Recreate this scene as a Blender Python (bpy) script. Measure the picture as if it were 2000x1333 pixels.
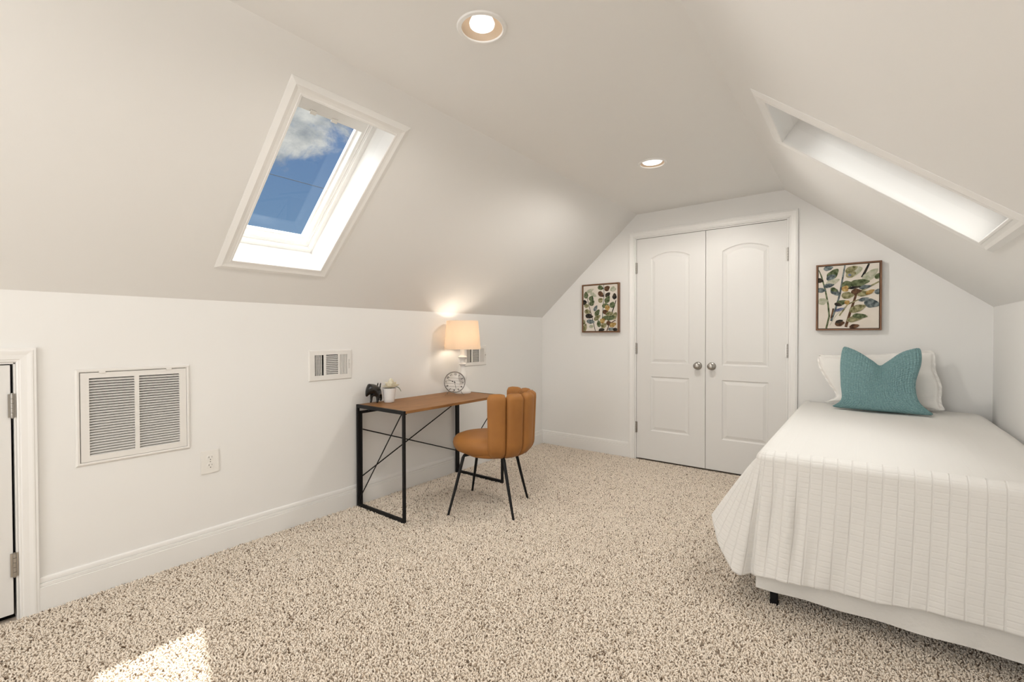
import bpy, bmesh, math, random
import numpy as np
from mathutils import Vector, Matrix

for o in list(bpy.data.objects):
    bpy.data.objects.remove(o)
S = bpy.context.scene
COL = S.collection
random.seed(7)
PI = math.pi

# ------------------------------------------------------------------ camera
EYE = Vector((2.675, 0.0, 1.12))
yaw, pitch, roll = math.radians(37.45660488), math.radians(0.72343181), math.radians(-0.12325302)
fw = Vector((-math.sin(yaw)*math.cos(pitch), math.cos(yaw)*math.cos(pitch), -math.sin(pitch)))
rt = Vector((math.cos(yaw), math.sin(yaw), 0))
up = rt.cross(fw)
r2 = rt*math.cos(roll) + up*math.sin(roll)
u2 = -rt*math.sin(roll) + up*math.cos(roll)
cd = bpy.data.cameras.new('camera')
cd.sensor_width = 36; cd.lens = 899.2577/2000*36; cd.clip_start = 0.02; cd.clip_end = 200
cam = bpy.data.objects.new('camera', cd); COL.objects.link(cam)
M = Matrix((r2, u2, -fw)).transposed().to_4x4(); M.translation = EYE
cam.matrix_world = M
S.camera = cam

# ------------------------------------------------------------------ colour management
S.view_settings.view_transform = 'Standard'
S.view_settings.look = 'None'
S.view_settings.gamma = 1
S.view_settings.use_curve_mapping = False
S.view_settings.exposure = 0.09

# ------------------------------------------------------------------ node helpers
def N(nt, t, **k):
    n = nt.nodes.new(t)
    for a, b in k.items():
        if a == 'i':
            for p, v in b.items():
                n.inputs[p].default_value = v
        else:
            setattr(n, a, b)
    return n
def L(nt, a, b): nt.links.new(a, b)

# ------------------------------------------------------------------ sky
W = bpy.data.worlds.new('sky'); S.world = W; W.use_nodes = True
nt = W.node_tree; nt.nodes.clear()
wo = N(nt, 'ShaderNodeOutputWorld'); bg = N(nt, 'ShaderNodeBackground', i={'Strength': 1.0})
tc = N(nt, 'ShaderNodeTexCoord'); sep = N(nt, 'ShaderNodeSeparateXYZ'); L(nt, tc.outputs['Generated'], sep.inputs[0])
blue = N(nt, 'ShaderNodeValToRGB')
e = blue.color_ramp.elements
e[0].position = 0.10; e[0].color = (0.19, 0.32, 0.475, 1)
e[1].position = 0.42; e[1].color = (0.12, 0.21, 0.405, 1)
L(nt, sep.outputs['Z'], blue.inputs[0])
noi = N(nt, 'ShaderNodeTexNoise', i={'Scale': 7.0, 'Detail': 8.0, 'Roughness': 0.62, 'Distortion': 0.6})
mp = N(nt, 'ShaderNodeMapping', i={'Scale': (1, 1, 1.8)})
L(nt, tc.outputs['Generated'], mp.inputs[0]); L(nt, mp.outputs[0], noi.inputs['Vector'])
# clouds rise above an elevation, broken up by noise
ca = N(nt, 'ShaderNodeMath', operation='MULTIPLY_ADD', i={1: 0.30, 2: -0.150}); L(nt, noi.outputs[0], ca.inputs[0])
cb = N(nt, 'ShaderNodeMath', operation='ADD'); L(nt, sep.outputs['Z'], cb.inputs[0]); L(nt, ca.outputs[0], cb.inputs[1])
cm = N(nt, 'ShaderNodeMapRange', interpolation_type='SMOOTHSTEP', i={1: 0.335, 2: 0.385}); L(nt, cb.outputs[0], cm.inputs[0])
noi2 = N(nt, 'ShaderNodeTexNoise', i={'Scale': 12.0, 'Detail': 6.0, 'Roughness': 0.6}); L(nt, mp.outputs[0], noi2.inputs['Vector'])
cc = N(nt, 'ShaderNodeValToRGB')
cc.color_ramp.elements[0].position = 0.32; cc.color_ramp.elements[0].color = (0.27, 0.30, 0.33, 1)
cc.color_ramp.elements[1].position = 0.68; cc.color_ramp.elements[1].color = (0.80, 0.78, 0.72, 1)
L(nt, noi2.outputs[0], cc.inputs[0])
mx = N(nt, 'ShaderNodeMix', data_type='RGBA'); L(nt, cm.outputs[0], mx.inputs['Factor']); L(nt, blue.outputs[0], mx.inputs['A']); L(nt, cc.outputs[0], mx.inputs['B'])
# unseen sky overhead, brightened to light the shafts and the room
hz = N(nt, 'ShaderNodeMapRange', interpolation_type='SMOOTHSTEP', i={1: 0.46, 2: 0.72}); L(nt, sep.outputs['Z'], hz.inputs[0])
mx2 = N(nt, 'ShaderNodeMix', data_type='RGBA'); L(nt, hz.outputs[0], mx2.inputs['Factor']); L(nt, mx.outputs['Result'], mx2.inputs['A'])
mx2.inputs['B'].default_value = (9.0, 8.9, 8.7, 1)
L(nt, mx2.outputs['Result'], bg.inputs['Color']); L(nt, bg.outputs[0], wo.inputs[0])

# ------------------------------------------------------------------ lights
def light(name, kind, loc, energy, color=(1, 1, 1), direction=None, **k):
    d = bpy.data.lights.new(name, kind); d.energy = energy; d.color = color
    for a, b in k.items(): setattr(d, a, b)
    o = bpy.data.objects.new(name, d); COL.objects.link(o); o.location = loc
    if direction is not None:
        o.rotation_euler = Vector(direction).to_track_quat('-Z', 'Y').to_euler()
    return o
SUN = (0.296, -0.402, -1.0)
light('sun', 'SUN', (0, 0, 6), 9.0, (1, 0.95, 0.87), SUN, angle=math.radians(0.9))
WARM = (1.0, 0.95, 0.885)
# added fill light behind the camera, placed at an invented gable window
light('added_window_fill', 'AREA', (1.6, -2.10, 1.25), 31.0, (1.0, 0.985, 0.96), (0, 1, 0.32), shape='RECTANGLE', size=1.5, size_y=1.3)

# ------------------------------------------------------------------ materials
MATS = {}
def pmat(name, color, rough=0.6, metal=0.0, spec=0.5, bump=None, noise=None, sheen=0.0, coat=0.0):
    """bump=(scale,strength,distance)  noise=(scale,color2,lo,hi)"""
    m = bpy.data.materials.new(name); m.use_nodes = True; nt = m.node_tree
    b = nt.nodes['Principled BSDF']
    b.inputs['Base Color'].default_value = (*color, 1); b.inputs['Roughness'].default_value = rough
    b.inputs['Metallic'].default_value = metal; b.inputs['Specular IOR Level'].default_value = spec
    b.inputs['Sheen Weight'].default_value = sheen; b.inputs['Coat Weight'].default_value = coat
    tc = N(nt, 'ShaderNodeTexCoord')
    if noise:
        n = N(nt, 'ShaderNodeTexNoise', i={'Scale': noise[0], 'Detail': 5.0}); L(nt, tc.outputs['Object'], n.inputs['Vector'])
        r = N(nt, 'ShaderNodeValToRGB'); r.color_ramp.elements[0].position = noise[2]; r.color_ramp.elements[1].position = noise[3]
        r.color_ramp.elements[0].color = (*color, 1); r.color_ramp.elements[1].color = (*noise[1], 1)
        L(nt, n.outputs[0], r.inputs[0]); L(nt, r.outputs[0], b.inputs['Base Color'])
    if bump:
        n = N(nt, 'ShaderNodeTexNoise', i={'Scale': bump[0], 'Detail': 6.0}); L(nt, tc.outputs['Object'], n.inputs['Vector'])
        bp = N(nt, 'ShaderNodeBump', i={'Strength': bump[1], 'Distance': bump[2]}); L(nt, n.outputs[0], bp.inputs['Height'])
        L(nt, bp.outputs[0], b.inputs['Normal'])
    MATS[name] = m
    return m
wall_m = pmat('wall_paint', (0.86, 0.852, 0.832), 0.75, spec=0.25, bump=(260, 0.06, 0.002))
ceil_m = pmat('ceiling_paint', (0.86, 0.851, 0.830), 0.8, spec=0.2, bump=(260, 0.06, 0.002))
trim_m = pmat('trim_paint', (0.88, 0.87, 0.848), 0.35, spec=0.45)
door_m = pmat('door_paint', (0.80, 0.79, 0.768), 0.4, spec=0.45)
grille_m = pmat('grille_enamel', (0.82, 0.80, 0.765), 0.4)
plastic_m = pmat('outlet_plastic', (0.86, 0.84, 0.80), 0.3)
dark_m = pmat('dark_void', (0.012, 0.011, 0.01), 0.9)  # near-black, so the dark of the cavities sits in the colour
slot_m = pmat('slot_dark', (0.05, 0.045, 0.04), 0.7)
nickel_m = pmat('satin_nickel', (0.42, 0.40, 0.37), 0.34, metal=1.0)
black_m = pmat('black_powder_coat', (0.006, 0.006, 0.0065), 0.5, spec=0.3, bump=(500, 0.1, 0.0006))
blackgloss_m = pmat('black_lacquer', (0.008, 0.008, 0.008), 0.25, bump=(60, 0.25, 0.004))
pot_m = pmat('white_ceramic', (0.88, 0.87, 0.86), 0.15, coat=0.3)
soil_m = pmat('dark_soil', (0.05, 0.035, 0.025), 0.95, bump=(200, 0.6, 0.003))
def petal_mat():
    m = bpy.data.materials.new('cream_petal'); m.use_nodes = True; nt = m.node_tree; nt.nodes.clear()
    o = N(nt, 'ShaderNodeOutputMaterial'); d = N(nt, 'ShaderNodeBsdfDiffuse', i={'Color': (0.95, 0.92, 0.76, 1)})
    t = N(nt, 'ShaderNodeBsdfTranslucent', i={'Color': (1.0, 0.95, 0.80, 1)}); tc = N(nt, 'ShaderNodeTexCoord')
    n = N(nt, 'ShaderNodeTexNoise', i={'Scale': 30.0}); L(nt, tc.outputs['Object'], n.inputs['Vector'])
    r = N(nt, 'ShaderNodeValToRGB'); r.color_ramp.elements[0].position = 0.35; r.color_ramp.elements[1].position = 0.65
    r.color_ramp.elements[0].color = (0.98, 0.93, 0.77, 1); r.color_ramp.elements[1].color = (0.96, 0.95, 0.86, 1); L(nt, n.outputs[0], r.inputs[0]); L(nt, r.outputs[0], d.inputs['Color'])
    mx = N(nt, 'ShaderNodeMixShader', i={0: 0.4}); L(nt, d.outputs[0], mx.inputs[1]); L(nt, t.outputs[0], mx.inputs[2]); L(nt, mx.outputs[0], o.inputs[0])
    return m
petal_m = petal_mat()
leafg_m = pmat('green_leaf', (0.06, 0.13, 0.06), 0.5)
lampbase_m = pmat('white_painted_wood', (0.80, 0.79, 0.77), 0.45, bump=(90, 0.15, 0.002))
leather_m = pmat('tan_leather', (0.385, 0.168, 0.045), 0.5, spec=0.25, bump=(240, 0.16, 0.0015), noise=(6, (0.31, 0.13, 0.036), 0.3, 0.72))
seam_m = pmat('leather_seam', (0.20, 0.08, 0.022), 0.5)
antique_m = pmat('antique_iron', (0.22, 0.21, 0.195), 0.45, metal=0.6)
sheet_m = pmat('white_cotton', (0.86, 0.85, 0.82), 0.9, spec=0.15, bump=(16, 0.35, 0.02))
skirt_m = pmat('bed_skirt_cotton', (0.78, 0.765, 0.73), 0.9, spec=0.15, bump=(9, 0.5, 0.03))
frame_m = pmat('walnut_frame', (0.22, 0.105, 0.045), 0.45, noise=(14, (0.15, 0.065, 0.03), 0.3, 0.7))
mat_edge_m = pmat('frame_inner_dark', (0.03, 0.018, 0.012), 0.6)

def wood_mat():
    m = bpy.data.materials.new('desk_wood'); m.use_nodes = True; nt = m.node_tree; b = nt.nodes['Principled BSDF']
    tc = N(nt, 'ShaderNodeTexCoord'); mp = N(nt, 'ShaderNodeMapping', i={'Scale': (22, 1.6, 22)})
    L(nt, tc.outputs['Object'], mp.inputs[0])
    n = N(nt, 'ShaderNodeTexNoise', i={'Scale': 3.0, 'Detail': 9.0, 'Roughness': 0.62, 'Distortion': 0.5}); L(nt, mp.outputs[0], n.inputs['Vector'])
    r = N(nt, 'ShaderNodeValToRGB'); r.color_ramp.elements[0].position = 0.3; r.color_ramp.elements[1].position = 0.72
    r.color_ramp.elements[0].color = (0.20, 0.09, 0.030, 1); r.color_ramp.elements[1].color = (0.40, 0.195, 0.072, 1)
    L(nt, n.outputs[0], r.inputs[0]); L(nt, r.outputs[0], b.inputs['Base Color'])
    b.inputs['Roughness'].default_value = 0.48; b.inputs['Specular IOR Level'].default_value = 0.28
    return m
wood_m = wood_mat()

def quilt_mat(name='quilted_cotton', strength=0.6):
    """channel-stitched cotton: UV in metres, seams every 4.5 cm one way and 2 cm the other"""
    m = bpy.data.materials.new(name); m.use_nodes = True; nt = m.node_tree; b = nt.nodes['Principled BSDF']
    b.inputs['Base Color'].default_value = (0.79, 0.775, 0.745, 1); b.inputs['Roughness'].default_value = 0.88; b.inputs['Specular IOR Level'].default_value = 0.15
    tc = N(nt, 'ShaderNodeTexCoord'); se = N(nt, 'ShaderNodeSeparateXYZ'); L(nt, tc.outputs['UV'], se.inputs[0])
    # slightly wandering seams
    nz = N(nt, 'ShaderNodeTexNoise', i={'Scale': 9.0, 'Detail': 2.0}); L(nt, tc.outputs['UV'], nz.inputs['Vector'])
    def seams(sock, period, width, wob):
        a = N(nt, 'ShaderNodeMath', operation='MULTIPLY_ADD', i={1: wob}); L(nt, nz.outputs[0], a.inputs[0]); L(nt, sock, a.inputs[2])
        d = N(nt, 'ShaderNodeMath', operation='PINGPONG', i={1: period/2}); L(nt, a.outputs[0], d.inputs[0])
        r = N(nt, 'ShaderNodeMapRange', interpolation_type='SMOOTHSTEP', i={1: 0.0, 2: width}); L(nt, d.outputs[0], r.inputs[0])
        return r.outputs[0]
    s1 = seams(se.outputs['X'], 0.046, 0.0048, 0.006); s2 = seams(se.outputs['Y'], 0.0205, 0.0045, 0.006)
    w2 = N(nt, 'ShaderNodeMapRange', i={1: 0, 2: 1, 3: 0.66, 4: 1}); L(nt, s2, w2.inputs[0])
    mn = N(nt, 'ShaderNodeMath', operation='MINIMUM'); L(nt, s1, mn.inputs[0]); L(nt, w2.outputs[0], mn.inputs[1])
    fine = N(nt, 'ShaderNodeTexNoise', i={'Scale': 34.0, 'Detail': 5.0, 'Roughness': 0.6}); L(nt, tc.outputs['UV'], fine.inputs['Vector'])
    ad = N(nt, 'ShaderNodeMath', operation='MULTIPLY_ADD', i={1: 0.55}); L(nt, fine.outputs[0], ad.inputs[0]); L(nt, mn.outputs[0], ad.inputs[2])
    bp = N(nt, 'ShaderNodeBump', i={'Strength': strength, 'Distance': 0.003}); L(nt, ad.outputs[0], bp.inputs['Height']); L(nt, bp.outputs[0], b.inputs['Normal'])
    return m
quilt_m = quilt_mat(); quilt_flat_m = quilt_mat('quilted_cotton_stretched', 0.10)

def weave_mat():
    m = bpy.data.materials.new('teal_basket_weave'); m.use_nodes = True; nt = m.node_tree; b = nt.nodes['Principled BSDF']
    b.inputs['Roughness'].default_value = 0.9; b.inputs['Specular IOR Level'].default_value = 0.15
    tc = N(nt, 'ShaderNodeTexCoord')
    n = N(nt, 'ShaderNodeTexNoise', i={'Scale': 160.0, 'Detail': 4.0}); L(nt, tc.outputs['Object'], n.inputs['Vector'])
    r = N(nt, 'ShaderNodeValToRGB'); r.color_ramp.elements[0].position = 0.3; r.color_ramp.elements[1].position = 0.7
    r.color_ramp.elements[0].color = (0.165, 0.300, 0.312, 1); r.color_ramp.elements[1].color = (0.27, 0.42, 0.43, 1)
    L(nt, n.outputs[0], r.inputs[0]); L(nt, r.outputs[0], b.inputs['Base Color'])
    bp = N(nt, 'ShaderNodeBump', i={'Strength': 0.5, 'Distance': 0.0015}); L(nt, n.outputs[0], bp.inputs['Height']); L(nt, bp.outputs[0], b.inputs['Normal'])
    return m
weave_m = weave_mat()

def linen_mat():
    m = pmat('white_linen', (0.90, 0.88, 0.845), 0.9, spec=0.15)
    nt = m.node_tree; b = nt.nodes['Principled BSDF']; tc = nt.nodes['Texture Coordinate']
    wv = N(nt, 'ShaderNodeTexWave', i={'Scale': 7.0, 'Distortion': 6.0, 'Detail': 3.0, 'Detail Scale': 1.5}, bands_direction='Z')
    L(nt, tc.outputs['Object'], wv.inputs['Vector'])
    bp = N(nt, 'ShaderNodeBump', i={'Strength': 0.25, 'Distance': 0.004}); L(nt, wv.outputs[0], bp.inputs['Height']); L(nt, bp.outputs[0], b.inputs['Normal'])
    return m
linen_m = linen_mat()

def shade_mat():
    m = bpy.data.materials.new('lamp_shade_fabric'); m.use_nodes = True; nt = m.node_tree; nt.nodes.clear()
    o = N(nt, 'ShaderNodeOutputMaterial'); d = N(nt, 'ShaderNodeBsdfDiffuse', i={'Color': (0.80, 0.74, 0.66, 1)})
    t = N(nt, 'ShaderNodeBsdfTranslucent', i={'Color': (0.90, 0.76, 0.60, 1)})
    mx = N(nt, 'ShaderNodeMixShader', i={0: 0.45}); L(nt, d.outputs[0], mx.inputs[1]); L(nt, t.outputs[0], mx.inputs[2]); L(nt, mx.outputs[0], o.inputs[0])
    return m
shade_m = shade_mat()

def glass_mat():
    m = bpy.data.materials.new('window_glass'); m.use_nodes = True; nt = m.node_tree; nt.nodes.clear()
    o = N(nt, 'ShaderNodeOutputMaterial'); t = N(nt, 'ShaderNodeBsdfTransparent', i={'Color': (0.93, 0.95, 0.95, 1)})
    g = N(nt, 'ShaderNodeBsdfGlossy', i={'Roughness': 0.02, 'Color': (0.9, 0.95, 1, 1)}); f = N(nt, 'ShaderNodeFresnel', i={'IOR': 1.35})
    mx = N(nt, 'ShaderNodeMixShader'); L(nt, f.outputs[0], mx.inputs[0]); L(nt, t.outputs[0], mx.inputs[1]); L(nt, g.outputs[0], mx.inputs[2]); L(nt, mx.outputs[0], o.inputs[0])
    return m
glass_m = glass_mat()

def emit_mat(name, color, s):
    m = bpy.data.materials.new(name); m.use_nodes = True; nt = m.node_tree; nt.nodes.clear()
    o = N(nt, 'ShaderNodeOutputMaterial'); e = N(nt, 'ShaderNodeEmission', i={'Color': (*color, 1), 'Strength': s}); L(nt, e.outputs[0], o.inputs[0])
    return m
bulb_m = emit_mat('glowing_bulb', (1.0, 0.955, 0.885), 1.7)
lampbulb_m = emit_mat('warm_bulb', (1.0, 0.85, 0.66), 20.0)
baffle_m = pmat('can_baffle', (0.56, 0.43, 0.31), 0.4)

def carpet_mat():
    m = bpy.data.materials.new('carpet_yarn'); m.use_nodes = True; nt = m.node_tree; b = nt.nodes['Principled BSDF']
    a = N(nt, 'ShaderNodeAttribute', attribute_name='shade')
    r = N(nt, 'ShaderNodeValToRGB'); el = r.color_ramp.elements
    el[0].position = 0.0; el[0].color = (0.17, 0.115, 0.075, 1)
    el[1].position = 1.0; el[1].color = (0.94, 0.85, 0.74, 1)
    x = el.new(0.16); x.color = (0.55, 0.45, 0.35, 1)
    x = el.new(0.30); x.color = (0.83, 0.72, 0.60, 1)
    L(nt, a.outputs['Fac'], r.inputs[0]); L(nt, r.outputs[0], b.inputs['Base Color'])
    b.inputs['Roughness'].default_value = 0.95; b.inputs['Specular IOR Level'].default_value = 0.1
    return m
carpet_m = carpet_mat()
backing_m = pmat('carpet_backing', (0.52, 0.43, 0.34), 0.95, noise=(90, (0.70, 0.62, 0.53), 0.4, 0.6))
def wash(name, c1, c2, s=42):
    return pmat(name, c1, 0.8, spec=0.2, noise=(s, c2, 0.38, 0.62))

# ------------------------------------------------------------------ mesh helpers
def link(name, bm, mat, parent=None, smooth=False, angle=None, loc=None):
    me = bpy.data.meshes.new(name); bm.to_mesh(me); bm.free()
    for m in (mat if isinstance(mat, (list, tuple)) else [mat]): me.materials.append(m)
    if smooth:
        me.polygons.foreach_set('use_smooth', [True]*len(me.polygons))
        if angle: me.set_sharp_from_angle(angle=math.radians(angle))
    o = bpy.data.objects.new(name, me); COL.objects.link(o)
    if parent is not None:
        o.parent = parent; o.matrix_parent_inverse = Matrix.Translation(parent.location).inverted() if parent.rotation_euler.z == 0 else parent.matrix_basis.inverted()
    return o
def thing(name, loc, label, cat, group=None, kind=None):
    o = bpy.data.objects.new(name, None); COL.objects.link(o); o.location = loc; o.empty_display_size = 0.05
    if label: o['label'] = label
    if cat: o['category'] = cat
    if group: o['group'] = group
    if kind: o['kind'] = kind
    return o
def struct(o): o['kind'] = 'structure'; return o

def box(bm, x0, x1, y0, y1, z0, z1, bev=0.0, mi=0):
    r = bmesh.ops.create_cube(bm, size=1.0)
    vs = r['verts']
    for v in vs:
        v.co = Vector((x0+(v.co.x+.5)*(x1-x0), y0+(v.co.y+.5)*(y1-y0), z0+(v.co.z+.5)*(z1-z0)))
    fs = set(f for v in vs for f in v.link_faces)
    for f in fs: f.material_index = mi
    if bev > 0:
        es = list(set(e for v in vs for e in v.link_edges))
        bmesh.ops.bevel(bm, geom=es, offset=bev, segments=2, affect='EDGES')
    return bm
def frame_of(d):
    d = Vector(d).normalized()
    a = Vector((0, 0, 1)) if abs(d.z) < 0.9 else Vector((1, 0, 0))
    u = d.cross(a).normalized(); v = d.cross(u).normalized()
    return d, u, v
def tube(bm, pts, rad, seg=12, closed=False, cap=True, mi=0):
    """round tube through points; rad a number or a list"""
    pts = [Vector(p) for p in pts]; n = len(pts)
    rads = rad if isinstance(rad, (list, tuple)) else [rad]*n
    rings = []; u = None
    for i in range(n):
        if closed: t = pts[(i+1) % n]-pts[(i-1) % n]
        else: t = pts[min(i+1, n-1)]-pts[max(i-1, 0)]
        t.normalize()
        if u is None: _, u, v = frame_of(t)
        else:
            u = (u - t*u.dot(t)).normalized(); v = t.cross(u)
        rings.append([bm.verts.new(pts[i]+(u*math.cos(2*PI*k/seg)+v*math.sin(2*PI*k/seg))*rads[i]) for k in range(seg)])
    m = n if closed else n-1
    for i in range(m):
        A, B = rings[i], rings[(i+1) % n]
        for k in range(seg):
            f = bm.faces.new((A[k], A[(k+1) % seg], B[(k+1) % seg], B[k])); f.material_index = mi
    if cap and not closed:
        bm.faces.new(rings[0][::-1]).material_index = mi; bm.faces.new(rings[-1]).material_index = mi
    return bm
def bar(bm, a, b, w, h, mi=0):
    """rectangular bar from a to b"""
    a, b = Vector(a), Vector(b); d, u, v = frame_of(b-a)
    if abs(d.z) < 0.9: u, v = d.cross(Vector((0, 0, 1))).normalized(), Vector((0, 0, 1)); v = u.cross(d).normalized()
    vs = []
    for p in (a, b):
        vs.append([bm.verts.new(p+u*sx*w/2+v*sz*h/2) for sx, sz in ((-1, -1), (1, -1), (1, 1), (-1, 1))])
    for k in range(4): bm.faces.new((vs[0][k], vs[0][(k+1) % 4], vs[1][(k+1) % 4], vs[1][k])).material_index = mi
    bm.faces.new(vs[0][::-1]); bm.faces.new(vs[1])
    bmesh.ops.recalc_face_normals(bm, faces=bm.faces)
    return bm
def lathe(bm, prof, c=(0, 0, 0), seg=40, axis=None, mi=0, close=True):
    """profile of (r, h) about an axis (default +z) through c"""
    c = Vector(c)
    if axis is None: d, u, v = Vector((0, 0, 1)), Vector((1, 0, 0)), Vector((0, 1, 0))
    else: d, u, v = frame_of(axis)
    rings = []
    for r, h in prof:
        if r < 1e-6: rings.append([bm.verts.new(c+d*h)])
        else: rings.append([bm.verts.new(c+d*h+(u*math.cos(2*PI*k/seg)+v*math.sin(2*PI*k/seg))*r) for k in range(seg)])
    fs = []
    for A, B in zip(rings, rings[1:]):
        for k in range(seg):
            k2 = (k+1) % seg
            if len(A) == 1 and len(B) == 1: continue
            if len(A) == 1: fs.append(bm.faces.new((A[0], B[k2], B[k])))
            elif len(B) == 1: fs.append(bm.faces.new((A[k], A[k2], B[0])))
            else: fs.append(bm.faces.new((A[k], A[k2], B[k2], B[k])))
    for f in fs: f.material_index = mi
    bmesh.ops.recalc_face_normals(bm, faces=fs)
    return bm
def plane_frame(bm, O, U, V, Nn, u0, u1, v0, v1, prof, sides='LRTB', mi=0):
    """mitred moulding round the rectangle u0..u1 x v0..v1 on a plane; prof = (offset outward, height) pairs.
    without 'B' the two uprights run down to v0"""
    O, U, V, Nn = Vector(O), Vector(U), Vector(V), Vector(Nn)
    loops = []
    for off, h in prof:
        vb = v0-off if 'B' in sides else v0
        pts = [(u0-off, vb), (u0-off, v1+off), (u1+off, v1+off), (u1+off, vb)]
        loops.append([bm.verts.new(O+U*a+V*b+Nn*h) for a, b in pts])
    m = 4 if 'B' in sides else 3
    fs = []
    for A, B in zip(loops, loops[1:]):
        for k in range(m):
            k2 = (k+1) % 4
            fs.append(bm.faces.new((A[k], A[k2], B[k2], B[k])))
    if 'B' not in sides:
        fs.append(bm.faces.new([l[0] for l in loops])); fs.append(bm.faces.new([l[3] for l in loops][::-1]))
    for f in fs: f.material_index = mi
    bmesh.ops.recalc_face_normals(bm, faces=fs)
    return bm
def slab(bm, O, U, V, Nn, us, vs, holes, thick, mi=0):
    """slab in the U,V plane, thickness going to -N, cells whose centre is in a hole left out"""
    O, U, V, Nn = Vector(O), Vector(U), Vector(V), Vector(Nn)
    us = sorted(set(list(us)+[a for h in holes for a in h[:2]])); vs = sorted(set(list(vs)+[a for h in holes for a in h[2:4]]))
    us = [u for u in us]; vs = [v for v in vs]
    cache = {}
    def vert(i, j, k):
        if (i, j, k) not in cache: cache[(i, j, k)] = bm.verts.new(O+U*us[i]+V*vs[j]-Nn*(thick*k))
        return cache[(i, j, k)]
    def solid(i, j):
        if i < 0 or j < 0 or i >= len(us)-1 or j >= len(vs)-1: return False
        cu, cv = (us[i]+us[i+1])/2, (vs[j]+vs[j+1])/2
        return not any(h[0] < cu < h[1] and h[2] < cv < h[3] for h in holes)
    for i in range(len(us)-1):
        for j in range(len(vs)-1):
            if not solid(i, j): continue
            for k in (0, 1):
                bm.faces.new([vert(i, j, k), vert(i+1, j, k), vert(i+1, j+1, k), vert(i, j+1, k)])
            for (di, dj, a, b) in ((-1, 0, (i, j), (i, j+1)), (1, 0, (i+1, j), (i+1, j+1)), (0, -1, (i, j), (i+1, j)), (0, 1, (i, j+1), (i+1, j+1))):
                if not solid(i+di, j+dj):
                    bm.faces.new([vert(*a, 0), vert(*b, 0), vert(*b, 1), vert(*a, 1)])
    bmesh.ops.recalc_face_normals(bm, faces=bm.faces)
    return bm

# ------------------------------------------------------------------ room dimensions
YE, YB = 4.01, -2.2            # end wall, wall behind the camera
XR = 3.297                     # right knee wall
ZK, ZKR, ZC = 1.303, 1.285, 2.21
XC1, XC2 = 1.030, 2.193        # where the flat ceiling starts and stops
T = 0.12
sl = math.atan2(ZC-ZK, XC1)
UL = Vector((math.cos(sl), 0, math.sin(sl))); NL = Vector((math.sin(sl), 0, -math.cos(sl)))      # up-slope, into the room
OL = Vector((0, 0, ZK)); LL = math.hypot(ZC-ZK, XC1)
sr = math.atan2(ZC-ZKR, XR-XC2)
UR = Vector((-math.cos(sr), 0, math.sin(sr))); NR = Vector((-math.sin(sr), 0, -math.cos(sr)))
OR = Vector((XR, 0, ZKR)); LR = math.hypot(ZC-ZKR, XR-XC2)
YV = Vector((0, 1, 0))
# skylight openings (y0, y1, s0, s1) with s measured up the slope
SKL = (0.954, 1.422, 0.284, 1.182)
SKR = (2.137, 2.643, 0.325, 1.242)

# floor, walls, ceilings
bm = bmesh.new(); box(bm, -0.15, XR+0.15, YB-0.1, YE+0.15, -0.16, -0.012)
struct(link('floor', bm, backing_m))

GR = (0.430, 0.831, 0.570, 0.965)      # return-air opening
V1 = (1.480, 1.742, 0.860, 1.010); V2 = (2.833, 3.095, 0.875, 1.010)
DL = (-0.43, 0.245, -0.16, 1.011)
bm = bmesh.new()
slab(bm, (0, 0, 0), YV, (0, 0, 1), (1, 0, 0), (YB, YE+0.12), (-0.16, ZK+0.1), [GR, V1, V2, DL], T)
struct(link('wall_left', bm, wall_m))
bm = bmesh.new()
slab(bm, (XR, 0, 0), YV, (0, 0, 1), (-1, 0, 0), (YB, YE+0.12), (-0.16, ZKR+0.1), [], T)
struct(link('wall_right', bm, wall_m))
# end wall with the closet opening (kept as one gable slab)
def gable(name, y, y2, hole, mat):
    """gable-shaped wall as upright strips, with one rectangular opening"""
    bm = bmesh.new(); x0, x1, z0, z1 = hole
    def roof(x):
        if x < XC1: return ZK+0.03+(ZC+0.06-ZK)*(x/XC1)
        if x > XC2: return ZKR+0.03+(ZC+0.06-ZKR)*((XR-x)/(XR-XC2))
        return ZC+0.09
    xs = sorted(set([-0.1, 0.0, XC1, XC2, XR, XR+0.1, x0, x1]))
    def quad(xa, xb, za, zb, zc, zd):
        v = [[bm.verts.new(p) for p in ((xa, yy, za), (xb, yy, zb), (xb, yy, zc), (xa, yy, zd))] for yy in (y, y2)]
        bm.faces.new(v[0]); bm.faces.new(v[1][::-1]); return v
    for xa, xb in zip(xs, xs[1:]):
        m_ = (xa+xb)/2
        if x0 < m_ < x1:
            quad(xa, xb, z1, z1, roof(xb), roof(xa))
            if z0 > -0.15: quad(xa, xb, -0.16, -0.16, z0, z0)
        else: quad(xa, xb, -0.16, -0.16, roof(xb), roof(xa))
    for (a, b), (c, d) in (((x0, z0), (x0, z1)), ((x0, z1), (x1, z1)), ((x1, z1), (x1, z0)), ((x1, z0), (x0, z0))):
        bm.faces.new([bm.verts.new(p) for p in ((a, y, b), (c, y, d), (c, y2, d), (a, y2, b))])
    bmesh.ops.remove_doubles(bm, verts=bm.verts, dist=1e-6)
    bmesh.ops.recalc_face_normals(bm, faces=bm.faces)
    return struct(link(name, bm, mat))
DE = (1.022, 2.216, -0.16, 1.987)
gable('wall_end', YE, YE+T, DE, wall_m)
BW = (0.85, 2.35, 0.60, 1.90)
gable('wall_back', YB, YB-T, BW, wall_m)
# sloped ceilings
TS = 0.13
bm = bmesh.new()
slab(bm, OL, YV, UL, NL, (YB, YE+0.02), (-0.03, LL+0.05), [SKL], TS); struct(link('ceiling_left', bm, ceil_m))
bm = bmesh.new()
slab(bm, OR, YV, UR, NR, (YB, YE+0.02), (-0.03, LR+0.05), [SKR], TS); struct(link('ceiling_right', bm, ceil_m))
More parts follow.
